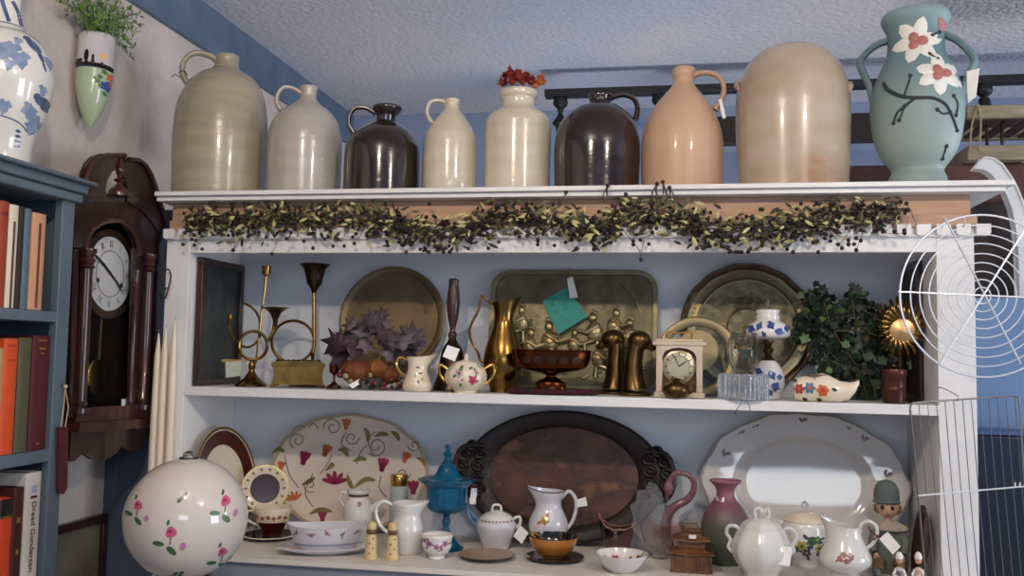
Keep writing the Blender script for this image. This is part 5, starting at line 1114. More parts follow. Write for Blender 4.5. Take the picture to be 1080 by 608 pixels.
# ================================================================== left side
XF = -1.38        # front plane of the blue bookcase
def B(x, y, X=XF): return WX(x, y, X)
M_bb = mat('blue_grey_case_paint', '#5a6975', .5, c2='#50606d', scale=6, bump=.0004, bscale=20)
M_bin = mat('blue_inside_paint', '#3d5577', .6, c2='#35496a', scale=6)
yR = B(75, 300).y; yS = B(62, 300).y; zc0 = B(70, 211).z; zct = B(88, 189, XF+.03).z
print('BOOKCASE', yR, yS, zc0, zct)
bkc = empty('blue_bookcase', (XW+.11, 1.6, 0)); tag(bkc, 'blue painted bookcase filled with old books at the left edge', 'bookcase')
def bb(name, m, *bs, bev=.002):
    mb = MB()
    for x0, x1, y0, y1, z0, z1 in bs: mb.box(x0-(XW+.11), x1-(XW+.11), y0-1.6, y1-1.6, z0, z1)
    return mb.build(name, m, bkc, bevel=bev)
y0 = 1.15
bb('end_panel', M_bb, (XW+.01, XF-.02, yR-.015, yR, 0, zc0)); bb('end_panel', M_bb, (XW+.01, XF-.02, y0-.02, y0, 0, zc0))
bb('back_board', M_bin, (XW+.005, XW+.015, y0, yR-.015, 0, zc0))
bb('stile', M_bb, (XF-.02, XF, yS, yR, 0, zc0))
zs1t, zs1b = B(20, 326).z, B(20, 338).z; zs2t, zs2b = B(30, 477.5).z, B(30, 491).z
bb('shelf', M_bb, (XW+.015, XF-.001, y0, yS, zs1b, zs1t)); bb('shelf', M_bb, (XW+.015, XF-.001, y0, yS, zs2b, zs2t)); bb('shelf', M_bb, (XW+.015, XF-.001, y0, yS, .80, .818))
bb('cornice', M_bb, (XW+.01, XF+.012, y0-.03, yR+.012, zc0-.002, zc0+.02), (XW+.01, XF+.02, y0-.03, yR+.02, zc0+.02, zct-.008), (XW+.01, XF+.035, y0-.04, yR+.035, zct-.010, zct), bev=.004)
# books
def book(x0, x1, ytop, ztop_line, zb, label, cov, depth=.13, X=XF-.012, page='#cdbf9f', group=None, title=None, bands=None, leanx=0, name='book'):
    a = B(x0, ytop, X); b = B(x1, ytop, X); H = (a.z+b.z)/2-zb; w = b.y-a.y; th = .003
    o = empty(name, (X, (a.y+b.y)/2, zb+.001)); tag(o, label, 'book')
    mb = MB(); hw = w/2-.0004
    n = 7; sp = [(.0035*math.cos(PI*(i/(n-1)-.5)), hw*math.sin(PI*(i/(n-1)-.5))) for i in range(n)]
    poly = sp+[(-depth, hw), (-depth, hw-th), (-.004, hw-th), (-.004, -hw+th), (-depth, -hw+th), (-depth, -hw)]
    mb.prism(poly, .0, H, 'z'); mb.build('cover', cov, o)
    MB().box(-depth+.004, -.0042, -hw+th+.0002, hw-th-.0002, .003, H-.004).build('pages', mat('old_pages', page, .9), o)
    for (z0, z1, m, f) in (bands or []):
        mb = MB(); q = [(sx_+.0005, sy_*f) for sx_, sy_ in sp]; mb.prism(q+[(sx_-.0006, sy_) for sx_, sy_ in q[::-1]], H*z0, H*z1, 'z'); mb.build('spine_band', m, o)
    return o, H, w
zb1, zb2, zb3 = zs1t, zs2t, .818
M_gt = mat('gilt_lettering', '#b0803e', .4, .6); M_lab = mat('faded_blue_label', '#8fa0b8', .7)
row1 = [(-12, 0, 205, '#7a3a22', 'brown book at the left edge of the top row', None), (0, 10, 213, '#8c3a22', 'rust red book beside the white-backed book on the top row', [(.86, .9, mat('dark_red_band', '#6e1f1c', .6), .9)]), (10.3, 20, 217, '#c9bfae', 'white-backed book on the top row', [(.0, .84, mat('brown_stain_cloth', '#5a2f1c', .7), .45)]), (20.5, 26, 219, '#2a221c', 'thin black book on the top row', None), (26.5, 33, 221, '#4d6474', 'thin grey blue book on the top row', None), (34.5, 49, 226, '#b98a6a', 'tan book with worn brown spine, last on the top row', [(.02, .9, mat('worn_brown_leather', '#5c2c22', .6, c2='#7a3c2c', scale=40), .35)])]
for x0, x1, yt, c, lb, bd in row1: book(x0, x1, yt, 0, zb1, lb, mat('cover_'+c[1:], c, .65, c2=None, scale=30, bump=.0003, bscale=150), bands=bd)
row2 = [(-14, -5.5, 366, '#6a2e22', 'dark red book at the left edge of the middle row', None), (-5, 4, 368, '#a98f5c', 'mustard tan book left of the orange one', None), (4.5, 19.5, 358, '#c4481c', 'bright orange book on the middle row', [(.80, .82, mat('deep_orange', '#9a3412', .6), .8), (.93, .95, mat('deep_orange', '#9a3412', .6), .8)]), (20.5, 34, 357, '#4c4a34', 'drab olive book between the orange and maroon books', None), (35, 53.6, 355, '#4a1518', 'thick maroon book with gilt title, last on the middle row', [(.955, .965, M_gt, .75), (.88, .895, M_gt, .6), (.84, .85, M_gt, .4), (.05, .06, M_gt, .35)])]
for x0, x1, yt, c, lb, bd in row2: book(x0, x1, yt, 0, zb2, lb, mat('cover_'+c[1:], c, .55, scale=30, bump=.0003, bscale=150), bands=bd)
row3 = [(-13, -1, 530, '#7a2c1a', 'dark orange book at the left edge of the bottom row', None), (0, 14, 527, '#c03f16', 'glossy orange book on the bottom row', [(.9, 1, M_dark, 1.0), (.885, .9, M_gold, 1.0)]), (15, 25.5, 515, '#3f1a17', 'dark brown book with gilt marks on the bottom row', [(.80, .83, M_gt, .6), (.62, .65, M_gt, .5)]), (27.5, 44, 499, '#c9c4bb', 'tall white-backed paperback with black title on the bottom row', [(.86, .875, M_brown, .7), (.89, .93, M_lab, .6)])]
for x0, x1, yt, c, lb, bd in row3: o, H, w = book(x0, x1, yt, 0, zb3, lb, mat('cover_'+c[1:], c, .5, scale=30, bump=.0003, bscale=150), bands=bd)
tx = bpy.data.curves.new('title', 'FONT'); tx.body = 'Dread Gundersen'; tx.size = .021; tx.extrude = .0002; tx.align_x = 'LEFT'; tx.align_y = 'CENTER'
to = bpy.data.objects.new('spine_title', tx); col.objects.link(to); to.parent = o; tx.materials.append(M_dark)
to.matrix_local = Matrix.Translation((.0043, 0, H*.845)) @ Matrix(((0, 0, 1), (0, 1, 0), (-1, 0, 0))).to_4x4() @ Matrix.Scale(1, 4)
bpy.context.view_layer.update(); dg = bpy.context.evaluated_depsgraph_get(); tme = bpy.data.meshes.new_from_object(to.evaluated_get(dg)); tm2 = bpy.data.objects.new('spine_title', tme); col.objects.link(tm2); tm2.parent = o; tm2.matrix_local = to.matrix_local.copy(); bpy.data.objects.remove(to)
# leather strap hung on the bookcase end
o = empty('leather_strap', B(66, 405, XF+.004)); tag(o, 'maroon leather strap hanging by a cream cord from the bookcase edge', 'strap'); q = Vector(o.location)
mb = MB(); A = [B(59.5, 451, XF+.004)-q, B(69.5, 451, XF+.004)-q, B(68.5, 514, XF+.004)-q, B(65, 521, XF+.004)-q, B(59.5, 520, XF+.004)-q]; mb.prism([(a.y, a.z) for a in A], .0005, .006, 'x'); mb.build('strap', mat('maroon_leather', '#431418', .45, c2='#5a1f22', scale=25), o, bevel=.001)
mb = MB(); mb.tube([B(64, 452, XF+.008)-q, B(67, 430, XF+.009)-q, B(69, 410, XF+.009)-q, B(72, 430, XF+.009)-q, B(68.5, 452, XF+.008)-q], .0013, 6); mb.ell(B(69, 408, XF+.009)-q, .005, 10, 7); mb.build('cord', mat('cream_cord', '#b5a182', .8), o)
mb = MB(); mb.tube([B(69, 406, XF+.002)-q, B(69, 405, XF+.012)-q], .0015, 6); mb.build('nail', M_bronze, o)
# blue and white vase on the bookcase
P = WX(-6, 160, -1.47); P.z = zct
vz = empty('blue_white_vase', (-1.478, 1.798, zct+.001)); tag(vz, 'big blue and white porcelain vase on top of the blue bookcase', 'vase')
P = Vector(vz.location); k = (P-EYE).dot(Fv)/FPX; cxv, byv = pix(P); print('VASE', cxv, byv)
vp = smooth_prof([(26, -70), (24, -55), (17, -25), (15, 0), (17.5, 18), (23, 30), (34, 37), (43, 48), (49, 62), (52, 80), (50, 98), (44, 120), (37, 140), (33, 158), (33, byv)], 4)
F_ = .108/52; pr = [(r*F_, (byv-y)*k) for r, y in vp][::-1]; pr[0] = (pr[0][0], 0)
mb = MB(); mb.lathe(hollow(pr, .004), 64)
ang = -math.atan2(P.x, P.y); vz.rotation_euler = (0, 0, ang)
def VS(u, v, l=0):
    x = (u-cxv)*F_; z = (byv-v)*k; r = pr[0][0]; q = sorted([(b, a) for a, b in pr])
    for (z0, r0), (z1, r1) in zip(q, q[1:]):
        if z0 <= z <= z1: r = r0+(r1-r0)*((z-z0)/(z1-z0) if z1 > z0 else 0); break
    r += .0007+l; x = max(-r*.98, min(r*.98, x)); return (x, -math.sqrt(max(0, r*r-x*x)), z)
blob = lambda q: 1+.22*math.cos(3*q+1)+.14*math.cos(7*q)
for m, L_ in [(1, [(4, 60, 8, 8, 0), (12, 70, 9, 9, .4), (2, 78, 5, 6, 0), (-8, 66, 10, 10, 1), (24, 122, 7, 8, .5), (30, 128, 6, 7, 1), (26, 136, 6, 6, 0), (39, 62, 5, 5, 0), (22, 116, 4, 5, 0), (35, 96, 4, 6, 0), (9, 50, 4, 5, 0), (-20, 100, 9, 9, 0), (0, 120, 6, 7, 0), (-16, 130, 7, 7, 0), (40, 66, 3, 5, .4)]), (2, [(24, 50, 10, 4.5, -.75), (31, 60, 7, 2.2, -1.1), (17, 43, 4, 3, 0), (36, 107, 8, 5, .1), (30, 104, 4, 3.5, .8), (38, 112, 5, 3, 0), (35, 70, 6, 1.2, -1.2)])]:
    mb.cur = m
    for x, y, a, b, r in L_: mb.patch(VS, x, y, a, b, -r, 14, rf=blob if m == 1 else None)
mb.cur = 2
for pts, w in [([(-20, 36), (0, 34), (15, 34), (30, 41)], 1.2), ([(-25, 26), (0, 26), (22, 28)], 1.4), ([(-25, 128), (0, 130), (15, 134), (23, 141)], 1.3), ([(2, 0), (8, 10), (12, 25)], 4), ([(14, 0), (17, 12), (20, 26)], 3), ([(-8, 0), (-5, 10), (0, 24)], 4)]:
    q = [(p.x, p.y) for p in smooth_pts([(a, b, 0) for a, b in pts], 5)]; mb.stroke(VS, q, w)
for y in (142, 147, 152, 157): mb.patch(VS, 14, y, 3.4, 1.9, 0, 4, rings=1)
mb.build('body', [mat('vase_porcelain', '#d5d3cc', .15, c2='#c9c8c2', coat=.8), mat('soft_blue_glaze', '#6d7f9f', .2, c2='#8795b0', scale=60, coat=.5), mat('dark_blue_glaze', '#3a4a6c', .2, c2='#52628a', scale=50, coat=.5)], vz)
# ------------------------------------------------------------------ wall pocket
P = WX(97, 136, XW+.052); P.x = XW+.049
tv = WX(97, 85, XW+.049); wp = empty('wall_pocket_vase', (XW+.049, tv.y, P.z)); tag(wp, 'pointed wall pocket with painted landscape above pale green, holding greenery', 'wall vase')
k = (tv-EYE).dot(Fv)/FPX; Rm = .0485; vp = smooth_prof([(.94, 36), (.98, 40), (.96, 55), (.98, 75), (.9, 95), (.68, 112), (.4, 125), (.12, 134), (.02, 136)], 4)
pr = [(r*Rm, (136-y)*k) for r, y in vp][::-1]; wp.rotation_euler = (math.radians(-3), 0, 0)
zsp = (136-71)*k
mb = MB(); lo = [p for p in pr if p[1] <= zsp+.001]; hi = [p for p in pr if p[1] >= zsp-.004]
mb.lathe(lo, 48, closed=False); mb.cur = 1; mb.lathe(hi+[(hi[-1][0]-.004, hi[-1][1]), (hi[-1][0]-.004, hi[-1][1]-.06), (0, hi[-1][1]-.061)], 48, closed=False)
va = -math.atan2(wp.location.x, wp.location.y)
def PSf(u, v, l=0):
    x = (u-97)*k*.97; z = (136-v)*k; r = .001; q = sorted([(b, a) for a, b in pr])
    for (z0, r0), (z1, r1) in zip(q, q[1:]):
        if z0 <= z <= z1: r = r0+(r1-r0)*((z-z0)/(z1-z0) if z1 > z0 else 0); break
    r += .0007+l; x = max(-r*.98, min(r*.98, x)); y = -math.sqrt(max(0, r*r-x*x)); ca, sa = math.cos(va), math.sin(va); return (x*ca-y*sa, x*sa+y*ca, z)
mb.cur = 2; mb.stroke(PSf, [(76, 70), (82, 69), (88, 71), (95, 69), (104, 70), (112, 71), (118, 73)], [4, 5, 3, 4, 3, 3, 2])
for x, y, a, b in [(88, 63, 2.4, 7), (94.5, 65, 1.5, 4), (80, 68, 5, 2.5)]: mb.patch(PSf, x, y, a, b, 0, 10)
mb.cur = 3; mb.patch(PSf, 104, 62, 3.5, 3.5, 0, 10)
for m, x, y, r in [(4, 110, 92, 6), (5, 115, 82, 6), (5, 116, 88, 4), (6, 103, 84, 3), (6, 101, 89, 3), (6, 104, 93, 2.5), (6, 109, 100, 2.5), (6, 107, 78, 3), (6, 98, 86, 2)]: mb.cur = m; mb.patch(PSf, x, y, r, r*.85, 0, 10, rf=lambda q: 1+.2*math.cos(5*q))
mb.cur = 7; mb.stroke(PSf, [(78, 38), (90, 37.5), (105, 38), (120, 40)], 4)
mb.build('body', [mat('pale_green_glaze', '#aabd9e', .2, c2='#a0b394', coat=.6), mat('lilac_white_glaze', '#cdc6c8', .2, c2='#bfb8c0', coat=.6), M_dark, mat('sun_yellow_paint', '#e0b070', .3), mat('royal_blue_paint', '#3a4c9a', .3), mat('coral_paint', '#c4663c', .3), M_green, mat('rust_rim', '#6e2f1e', .3)], wp)
# greenery
gr = empty('greenery_spray', wp.location+Vector((0, 0, pr[-1][1]-.02))); tag(gr, 'feathery green artificial sprays standing in the wall pocket', 'greenery')
rnd = random.Random(12); mb = MB(); ms = [mat('fern_green', '#4a6b2c', .6, c2='#5c7d38', scale=30), mat('fresh_green', '#7d9a4a', .6, c2='#6b8a3e', scale=30), mat('dark_fern_green', '#33512a', .6)]
ca, sa = math.cos(va), math.sin(va); g0 = Vector(gr.location)
tg = [(62, 2), (70, 12), (75, -12), (85, -8), (90, 20), (100, -20), (108, 5), (115, -10), (122, 10), (128, -2), (138, 10), (146, 16), (142, 34), (134, 42), (140, 50), (128, 30), (136, 60), (120, -25), (82, 24), (104, 28), (116, 24), (148, 26), (95, 5), (132, 20), (110, -30), (68, -5), (84, 8)]
for i, (x, y) in enumerate(tg):
    e = WX(x, y, XW+.055+rnd.uniform(-.03, .05))-g0; m_ = e*.5+Vector((.01, 0, .03)); pts = smooth_pts([(rnd.uniform(-.02, .02), rnd.uniform(-.02, .02), -.0), m_, e], 5); mb.cur = i % 3
    mb.tube(pts, .0011, 5)
    for j in range(2, len(pts)):
        for q in range(5):
            b = pts[j]+Vector([rnd.uniform(-.003, .003) for _ in range(3)]); d = Vector((rnd.gauss(0, 1)*.6, rnd.gauss(0, 1), rnd.gauss(.5, .8))).normalized(); L_ = rnd.uniform(.010, .022); s_ = d.orthogonal().normalized()*L_*.13
            if (b+d*L_).x+g0.x < XW+.003: continue
            mb.cur = rnd.choice([0, 1, 2, 0]); mb.add([b, b+d*L_*.5+s_, b+d*L_, b+d*L_*.5-s_], [(0, 1, 2, 3)], False)
mb.build('sprays', ms, gr)
# ------------------------------------------------------------------ wall clock
XC = XW+.17
ck = empty('wall_clock', WX(115, 480, XW+.001)); tag(ck, 'tall dark wooden wall clock with swan neck top and visible pendulum', 'wall clock'); ck.location.x = XW; q = Vector(ck.location)
def K(x, y, X=XC): p = WX(x, y, X); return (p.y-q.y, p.z-q.z)
def kpoly(name, pts, x0, x1, m, X=XC, bev=.002, par=None):
    mb = MB(); mb.prism([K(x, y, X) for x, y in pts], x0-q.x, x1-q.x, 'x'); return mb.build(name, m, par or ck, bevel=bev)
M_ck = mat('clock_dark_wood', '#2f1812', .32, c2='#21100b', scale=8, stretch=(5, 5, 1), coat=.4); M_ckr = mat('clock_red_wood', '#431f17', .28, c2='#301510', scale=10, stretch=(6, 6, 1), coat=.5)
(ya, za), (yb, zb_) = K(78, 455), K(164, 240)
# case box: sides, back
y1_, y2_ = K(80, 330)[0], K(162, 330)[0]; zlo, zhi = K(120, 452)[1], K(120, 214)[1]
mb = MB(); mb.box(0.001, .012, y1_, y2_, zlo, zhi); mb.build('back_board', mat('clock_inside_wood', '#1d100b', .5), ck)
mb = MB(); mb.box(.001, XC-XW-.02, y1_, y1_+.012, zlo, zhi); mb.box(.001, XC-XW-.02, y2_-.012, y2_, zlo, zhi); mb.box(.001, XC-XW-.02, y1_, y2_, zhi-.012, zhi); mb.box(.001, XC-XW-.02, y1_, y2_, zlo, zlo+.012); mb.build('case', M_ck, ck, bevel=.001)
# top board with arched opening over the dial
arch = [(78, 262), (78, 212), (88, 200), (110, 205), (134, 209), (158, 214), (166, 222), (167, 268), (148, 268), (147, 258), (142, 245), (135, 236), (125, 231), (115, 231), (106, 235), (98, 243), (93, 253), (91, 262)]
kpoly('front_board', arch, XC-.02, XC, M_ck)
mb = MB(); mb.tube([(XC-q.x, *K(x, y)) for x, y in [(90, 262), (92, 252), (97, 243), (105, 236), (114, 233), (125, 233), (134, 238), (141, 246), (146, 258), (147, 270)]], .007, 8); mb.build('arch_moulding', M_ckr, ck)
# swan neck pediment, left and right scroll
kpoly('scroll', [(88, 206), (87, 194), (89, 182), (93, 173), (100, 166), (109, 163), (131, 162), (131, 172), (124, 175), (117, 181), (112, 190), (110, 200), (111, 208)], XC-.012, XC+.002, M_ck)
kpoly('scroll', [(133, 212), (134, 200), (132, 190), (127, 181), (125, 176), (131, 172), (132, 167), (143, 167), (151, 172), (157, 181), (162, 194), (166, 211), (172, 227), (175, 235), (172, 241), (166, 244), (160, 235), (150, 222)], XC-.012, XC+.004, M_ck)
mb = MB(); mb.tube([(XC+.01-q.x, *K(x, y)) for x, y in [(133, 168), (143, 169), (150, 174), (156, 184), (161, 197), (165, 212), (171, 228), (173, 236)]], .006, 8); mb.build('scroll_moulding', M_ckr, ck)
mb = MB(); mb.tube([(XC+.006-q.x, *K(x, y)) for x, y in [(88, 205), (88, 194), (90, 183), (94, 174), (101, 167), (110, 164), (130, 164)]], .006, 8); mb.build('scroll_moulding', M_ckr, ck)
f0 = K(124, 207); fk = (WX(124, 190, XC)-EYE).dot(Fv)/FPX
mb = MB(); mb.lathe([(r*fk, z*fk) for r, z in smooth_prof([(11, 0), (10, 6), (5, 11), (3, 14), (6, 17), (2.5, 20), (4, 24), (5, 28), (3, 34), (1.5, 40), (.5, 44)], 3)], 24, c=(XC+.004-q.x, f0[0], f0[1])); mb.build('finial', M_ckr, ck)
# bottom moulding and scalloped apron
kpoly('base_moulding', [(76, 456), (77, 447), (165, 441), (166, 449)], XW+.003, XC+.02, M_ckr)
kpoly('base_rail', [(78, 450), (79, 432), (162, 427), (163, 444)], XC-.02, XC+.006, M_ckr)
kpoly('apron', [(75, 456), (163, 449), (155, 460), (149, 470), (143, 476), (137, 476), (131, 472), (127, 471), (122, 477), (115, 483), (108, 485), (101, 484), (94, 479), (89, 475), (84, 480), (79, 485), (73, 487)], XC-.02, XC+.002, M_ck)
# columns
def colm(x0, y0_, x1, y1__, r, dx=.004):
    a, b = K(x0, y0_), K(x1, y1__); mb = MB(); H = a[1]-b[1]
    mb.lathe([(r*1.25, 0), (r*1.25, .012), (r*.9, .016), (r*1.1, .024), (r*.85, .03), (r*.92, H*.5), (r*.85, H-.05), (r*1.2, H-.045), (r*.9, H-.038), (r*1.2, H-.03), (r*.9, H-.02), (r*1.3, H-.008), (r*1.3, H)], 20, c=(XC+dx-q.x, b[0], b[1])); mb.build('column', M_ckr, ck)
colm(87.5, 262, 82, 436, .017); colm(153.5, 268, 148.5, 432, .0165); colm(142, 285, 138.5, 432, .009, -.005)
kpoly('door_frame', [(78, 262), (83, 262), (78, 440), (73, 440)], XC-.02, XC, M_ck); kpoly('door_frame', [(146, 262), (166, 262), (163, 440), (140, 440)], XC-.02, XC-.004, M_ck)
# dial
dc = K(114.5, 289, XC-.035); rz = (K(114.5, 248, XC-.035)[1]-K(114.5, 330, XC-.035)[1])/2; ry = (K(136.5, 289, XC-.035)[0]-K(91, 289, XC-.035)[0])/2; print('DIAL', ry, rz); R_ = (ry+rz)/2
Mx = Matrix.Translation((XC-.035-q.x, dc[0], dc[1])) @ Matrix.Rotation(PI/2, 4, 'Y')
mb = MB(); mb.lathe([(R_, -.004), (R_, .003), (R_*.98, .004), (0, .004)], 56, M=Mx); dl = mb.build('dial', mat('dial_enamel', '#d9d6cf', .35), ck)
mb = MB(); mb.lathe([(R_*1.02, 0), (R_*1.2, 0), (R_*1.2, .004), (R_*1.02, .008)], 56, M=Mx, closed=False); mb.build('dial_surround', mat('dull_brass_surround', '#54402a', .35, .7), dl)
DS = lambda u, v, l=0: (XC-.035-q.x+.0048, dc[0]+u*R_, dc[1]+v*R_)
mb = MB(); mb.tube([DS(.62*math.cos(a), .62*math.sin(a)) for a in [2*PI*i/48 for i in range(48)]], .0009, 5, closed=True)
ROM = ['III', 'II', 'I', 'XII', 'XI', 'X', 'IX', 'VIII', 'VII', 'VI', 'V', 'IV']
def rom(mb, s_, a):
    w = {'I': .045, 'V': .085, 'X': .085}; tot = sum(w[c] for c in s_); x = -tot/2; ux, uy = -math.sin(a), math.cos(a); ux, uy = math.sin(a), -math.cos(a)
    def T_(p, r): return (r*math.cos(a)+p*ux, r*math.sin(a)+p*uy)
    for c in s_:
        m_ = x+w[c]/2; h = w[c]*.38
        if c == 'I': ls = [((m_, .72), (m_, .9))]
        elif c == 'V': ls = [((m_-h, .9), (m_, .72)), ((m_, .72), (m_+h, .9))]
        else: ls = [((m_-h, .9), (m_+h, .72)), ((m_-h, .72), (m_+h, .9))]
        for p0, p1 in ls: mb.stroke(DS, [T_(*p0), T_(*p1)], .018)
        x += w[c]
for i, s_ in enumerate(ROM): rom(mb, s_, i*PI/6)
mb.build('numerals', mat('grey_ink', '#4c4a48', .5), dl)
mb = MB(); D2 = lambda u, v, l=0: (XC-.035-q.x+.0065, dc[0]+u*R_, dc[1]+v*R_)
mb.stroke(D2, [(.1, -.1), (0, 0), (-.35, .22), (-.95, .56)], [.05, .09, .11, .03]); mb.stroke(D2, [(0, 0), (.28, -.2), (.62, -.52)], [.06, .08, .02]); mb.build('hand', M_dark, dl)
mb = MB()
for u, v in [(-.55, -.22), (.5, -.28)]: mb.patch(D2, u, v, .07, .07, 0, 10)
mb.build('winding_hole', M_dark, dl)
# pendulum, sticker
pc = K(103, 398, XC-.08); mb = MB(); Mx = Matrix.Translation((XC-.08-q.x, pc[0], pc[1])) @ Matrix.Rotation(PI/2, 4, 'Y')
mb.lathe([(.048, -.003), (.05, 0), (.045, .005), (0, .009)], 36, M=Mx); mb.tube([(XC-.08-q.x, pc[0], pc[1]), (XC-.08-q.x, pc[0]+.002, pc[1]+.19)], .004, 8); mb.build('pendulum', mat('dim_brass', '#9a8448', .25, 1), ck)
a, b = K(128, 429, XC-.018), K(133.5, 421, XC-.018); MB().box(XC-.018-q.x, XC-.0175-q.x, a[0], b[0], a[1], b[1]).build('sticker', M_tag, ck)
mb = MB(); a, b = K(84, 432, XC-.03), K(142, 262, XC-.03); mb.box(XC-.0215-q.x, XC-.019-q.x, a[0]-.005, b[0]+.005, a[1]-.02, b[1]+.02); mb.build('glass_pane', mat('thin_clock_glass', '#ffffff', 0, trans=1, ior=1.08), ck)
# ------------------------------------------------------------------ framed picture low on the left wall
pts = [WX(x, y, XW+.001) for x, y in [(50, 557), (108, 543)]]; yb0, yb1 = pts[0].y-.05, pts[1].y; zt_ = WX(108, 543, XW+.02).z; ctr = (yb0+yb1)/2; Hh = .34
side_o = empty('framed_print', (XW+.002, ctr, zt_-Hh)); tag(side_o, 'dark framed yellowish print hanging low on the left wall under the clock', 'picture')
hw = (yb1-yb0)/2; mb = MB()
for a in [(-hw, hw, 0, .022), (-hw, hw, Hh-.022, Hh), (-hw, -hw+.022, .022, Hh-.022), (hw-.022, hw, .022, Hh-.022)]: mb.box(0, .02, *a)
mb.build('frame', M_dk, side_o, bevel=.002); MB().box(0, .008, -hw+.022, hw-.022, .022, Hh-.022).build('print', mat('yellow_grey_print', '#6a6350', .5, c2='#4a4a48', scale=6, c3='#8a7c40'), side_o)
# candles and scroll hook beside the cabinet
hk = empty('scroll_hook', W(176, 283, YF)); tag(hk, 'small rusty brown scroll hook on the left post of the cabinet', 'hook'); q2 = Vector(hk.location)
mb = MB(); mb.tube(smooth_pts([W(x, y, YF-d)-q2 for x, y, d in [(168, 296, .006), (172, 290, .012), (177, 284, .018), (180, 290, .02), (179, 298, .02), (177, 306, .02), (174, 315, .018), (172, 310, .016), (176, 303, .014)]], 4), .0022, 8); mb.tube([W(172, 290, YF+.002)-q2, W(172, 290, YF-.014)-q2], .002, 7); mb.build('scroll', mat('rusty_iron', '#6a463a', .6, .5, c2='#4a302a', scale=60), hk)
M_wax = mat('cream_wax', '#ebdcc4', .45, c2='#e2d2b8', scale=5)
for i, (x, yt, lb) in enumerate([(184.5, 338, 'long cream taper candle, tallest and rightmost of the bundle beside the cabinet post'), (175, 346, 'long cream taper candle, middle one of the bundle beside the cabinet post'), (167.5, 352, 'long cream taper candle nearest the wall clock')]):
    tpt = W(x, yt, YF-.018); bot = W(x-8, 520, YF-.018); o = empty('taper_candle', bot); tag(o, lb, 'candle'); d = tpt-bot; n = 14
    mb = MB(); Lc = d.length; mb.tube([d*(j/n) for j in range(n+1)], [.012-.004*(j/n)**2 if j < n-1 else .0055 if j == n-1 else .0015 for j in range(n+1)], 16); mb.build('wax', M_wax, o)
    MB().tube([d*1.0, d*1.0+Vector((.001, 0, .012))], .0008, 5).build('wick', M_string, o)
cb = W(172, 523, YF-.018); o = empty('candle_box', (cb.x, cb.y-.0, cb.z-.08)); tag(o, 'narrow cream box holding the taper candles beside the cabinet', 'box')
mb = MB(); 
for bx_ in [(-.04, .045, -.014, -.0125, 0, .12), (-.04, .045, .0125, .014, 0, .12), (-.04, -.0385, -.0125, .0125, 0, .12), (.0435, .045, -.0125, .0125, 0, .12), (-.0385, .0435, -.0125, .0125, 0, .0795)]: mb.box(*bx_)
mb.build('tray', M_ivory, o)
# ------------------------------------------------------------------ flowered globe lamp
gY = 1.86; gc = W(196.5, 547, gY); k = (gc-EYE).dot(Fv)/FPX; d_ = Vector((gc.x, gc.y, 0)).normalized(); Rg = 66.5*k*d_.dot(Vector((Fv.x, Fv.y, 0)).normalized())
print('GLOBE', gc, Rg)
tz = .70; lp = empty('globe_lamp', (gc.x, gc.y, tz), -math.atan2(gc.x, gc.y)); tag(lp, 'large white glass globe lamp painted with pink rosebuds, in front of the shelves', 'lamp')
h = gc.z-tz
mb = MB(); mb.lathe([(Rg*math.sin(a), h-Rg*math.cos(a)) for a in [.36+i*(PI-.36-.16)/40 for i in range(41)]], 72, closed=False)
def GS(u, v, l=0):
    x = (u-196.5)/66.5*Rg; z = -(v-547)/66.5*Rg; r = Rg+.0008+l; n_ = math.hypot(x, z)
    if n_ > r*.985: x *= r*.985/n_; z *= r*.985/n_
    y = -math.sqrt(max(0, r*r-x*x-z*z)); t_ = .085  # seen a little from above
    return (x, y*math.cos(t_)+z*math.sin(t_)*0+0, h+z-0*y)
def rosebud(x, y, s_=1, fl=1):
    mb.cur = 1; mb.patch(GS, x, y, 5*s_, 5.5*s_, .3, 10, rf=lambda q: 1+.12*math.cos(3*q)); mb.cur = 2; mb.patch(lambda a, b, l=0: GS(a, b, .0004), x-1*s_, y-1*s_, 2.4*s_, 2*s_, .5, 8)
    mb.cur = 3; mb.patch(GS, x-11*s_*fl, y+11*s_, 5.5*s_, 2.6*s_, .15, 10); mb.patch(GS, x+1*s_*fl, y+18*s_, 6*s_, 3*s_, -.8*fl+1.6, 10); mb.patch(GS, x-3*s_, y-9*s_, 1.4*s_, 3*s_, .2, 8); mb.stroke(GS, [(x, y+5*s_), (x-1, y+12*s_)], 1.2*s_)
    mb.cur = 4; mb.patch(GS, x+11*s_*fl, y+14*s_, 3*s_, 4.2*s_, .2, 8)
rosebud(182, 550, 1.1); rosebud(236, 522, 1, 1); rosebud(235, 577, 1); rosebud(147.5, 525, .85); rosebud(136, 579, .7); 
mb.cur = 3
for x, y in [(194, 513), (189, 518), (188, 598), (194, 597), (192, 601)]: mb.patch(GS, x, y, 3.4, 2, -.8, 8)
mb.cur = 5; mb.patch(GS, 191, 516, 2.4, 2.4, 0, 8); mb.patch(GS, 184, 601, 2.4, 2, 0, 8)
mb.build('globe', [mat('milk_glass', '#cdc3b9', .1, c2='#c7bdb3', scale=4, coat=.8), mat('rose_paint', '#b8567a', .25), mat('deep_rose_paint', '#9a2f58', .25), mat('bud_leaf_paint', '#3c6238', .25), mat('mauve_bud_paint', '#b0789c', .25), M_greyp], lp)
zt2 = h+Rg*math.cos(.165)
MB().lathe([(Rg*.16, zt2-.004), (Rg*.175, zt2-.001), (Rg*.15, zt2+.004), (Rg*.1, zt2+.006), (Rg*.09, zt2+.012), (Rg*.05, zt2+.016), (0, zt2+.017)], 32).build('top_gallery', M_glass, lp)
zb0 = h-Rg*math.cos(.36)
MB().lathe([(.055, zb0-.012), (.058, zb0-.004), (.050, zb0+.004), (.04, zb0+.006), (.02, zb0+.006)], 36).build('collar', M_brassd, lp)
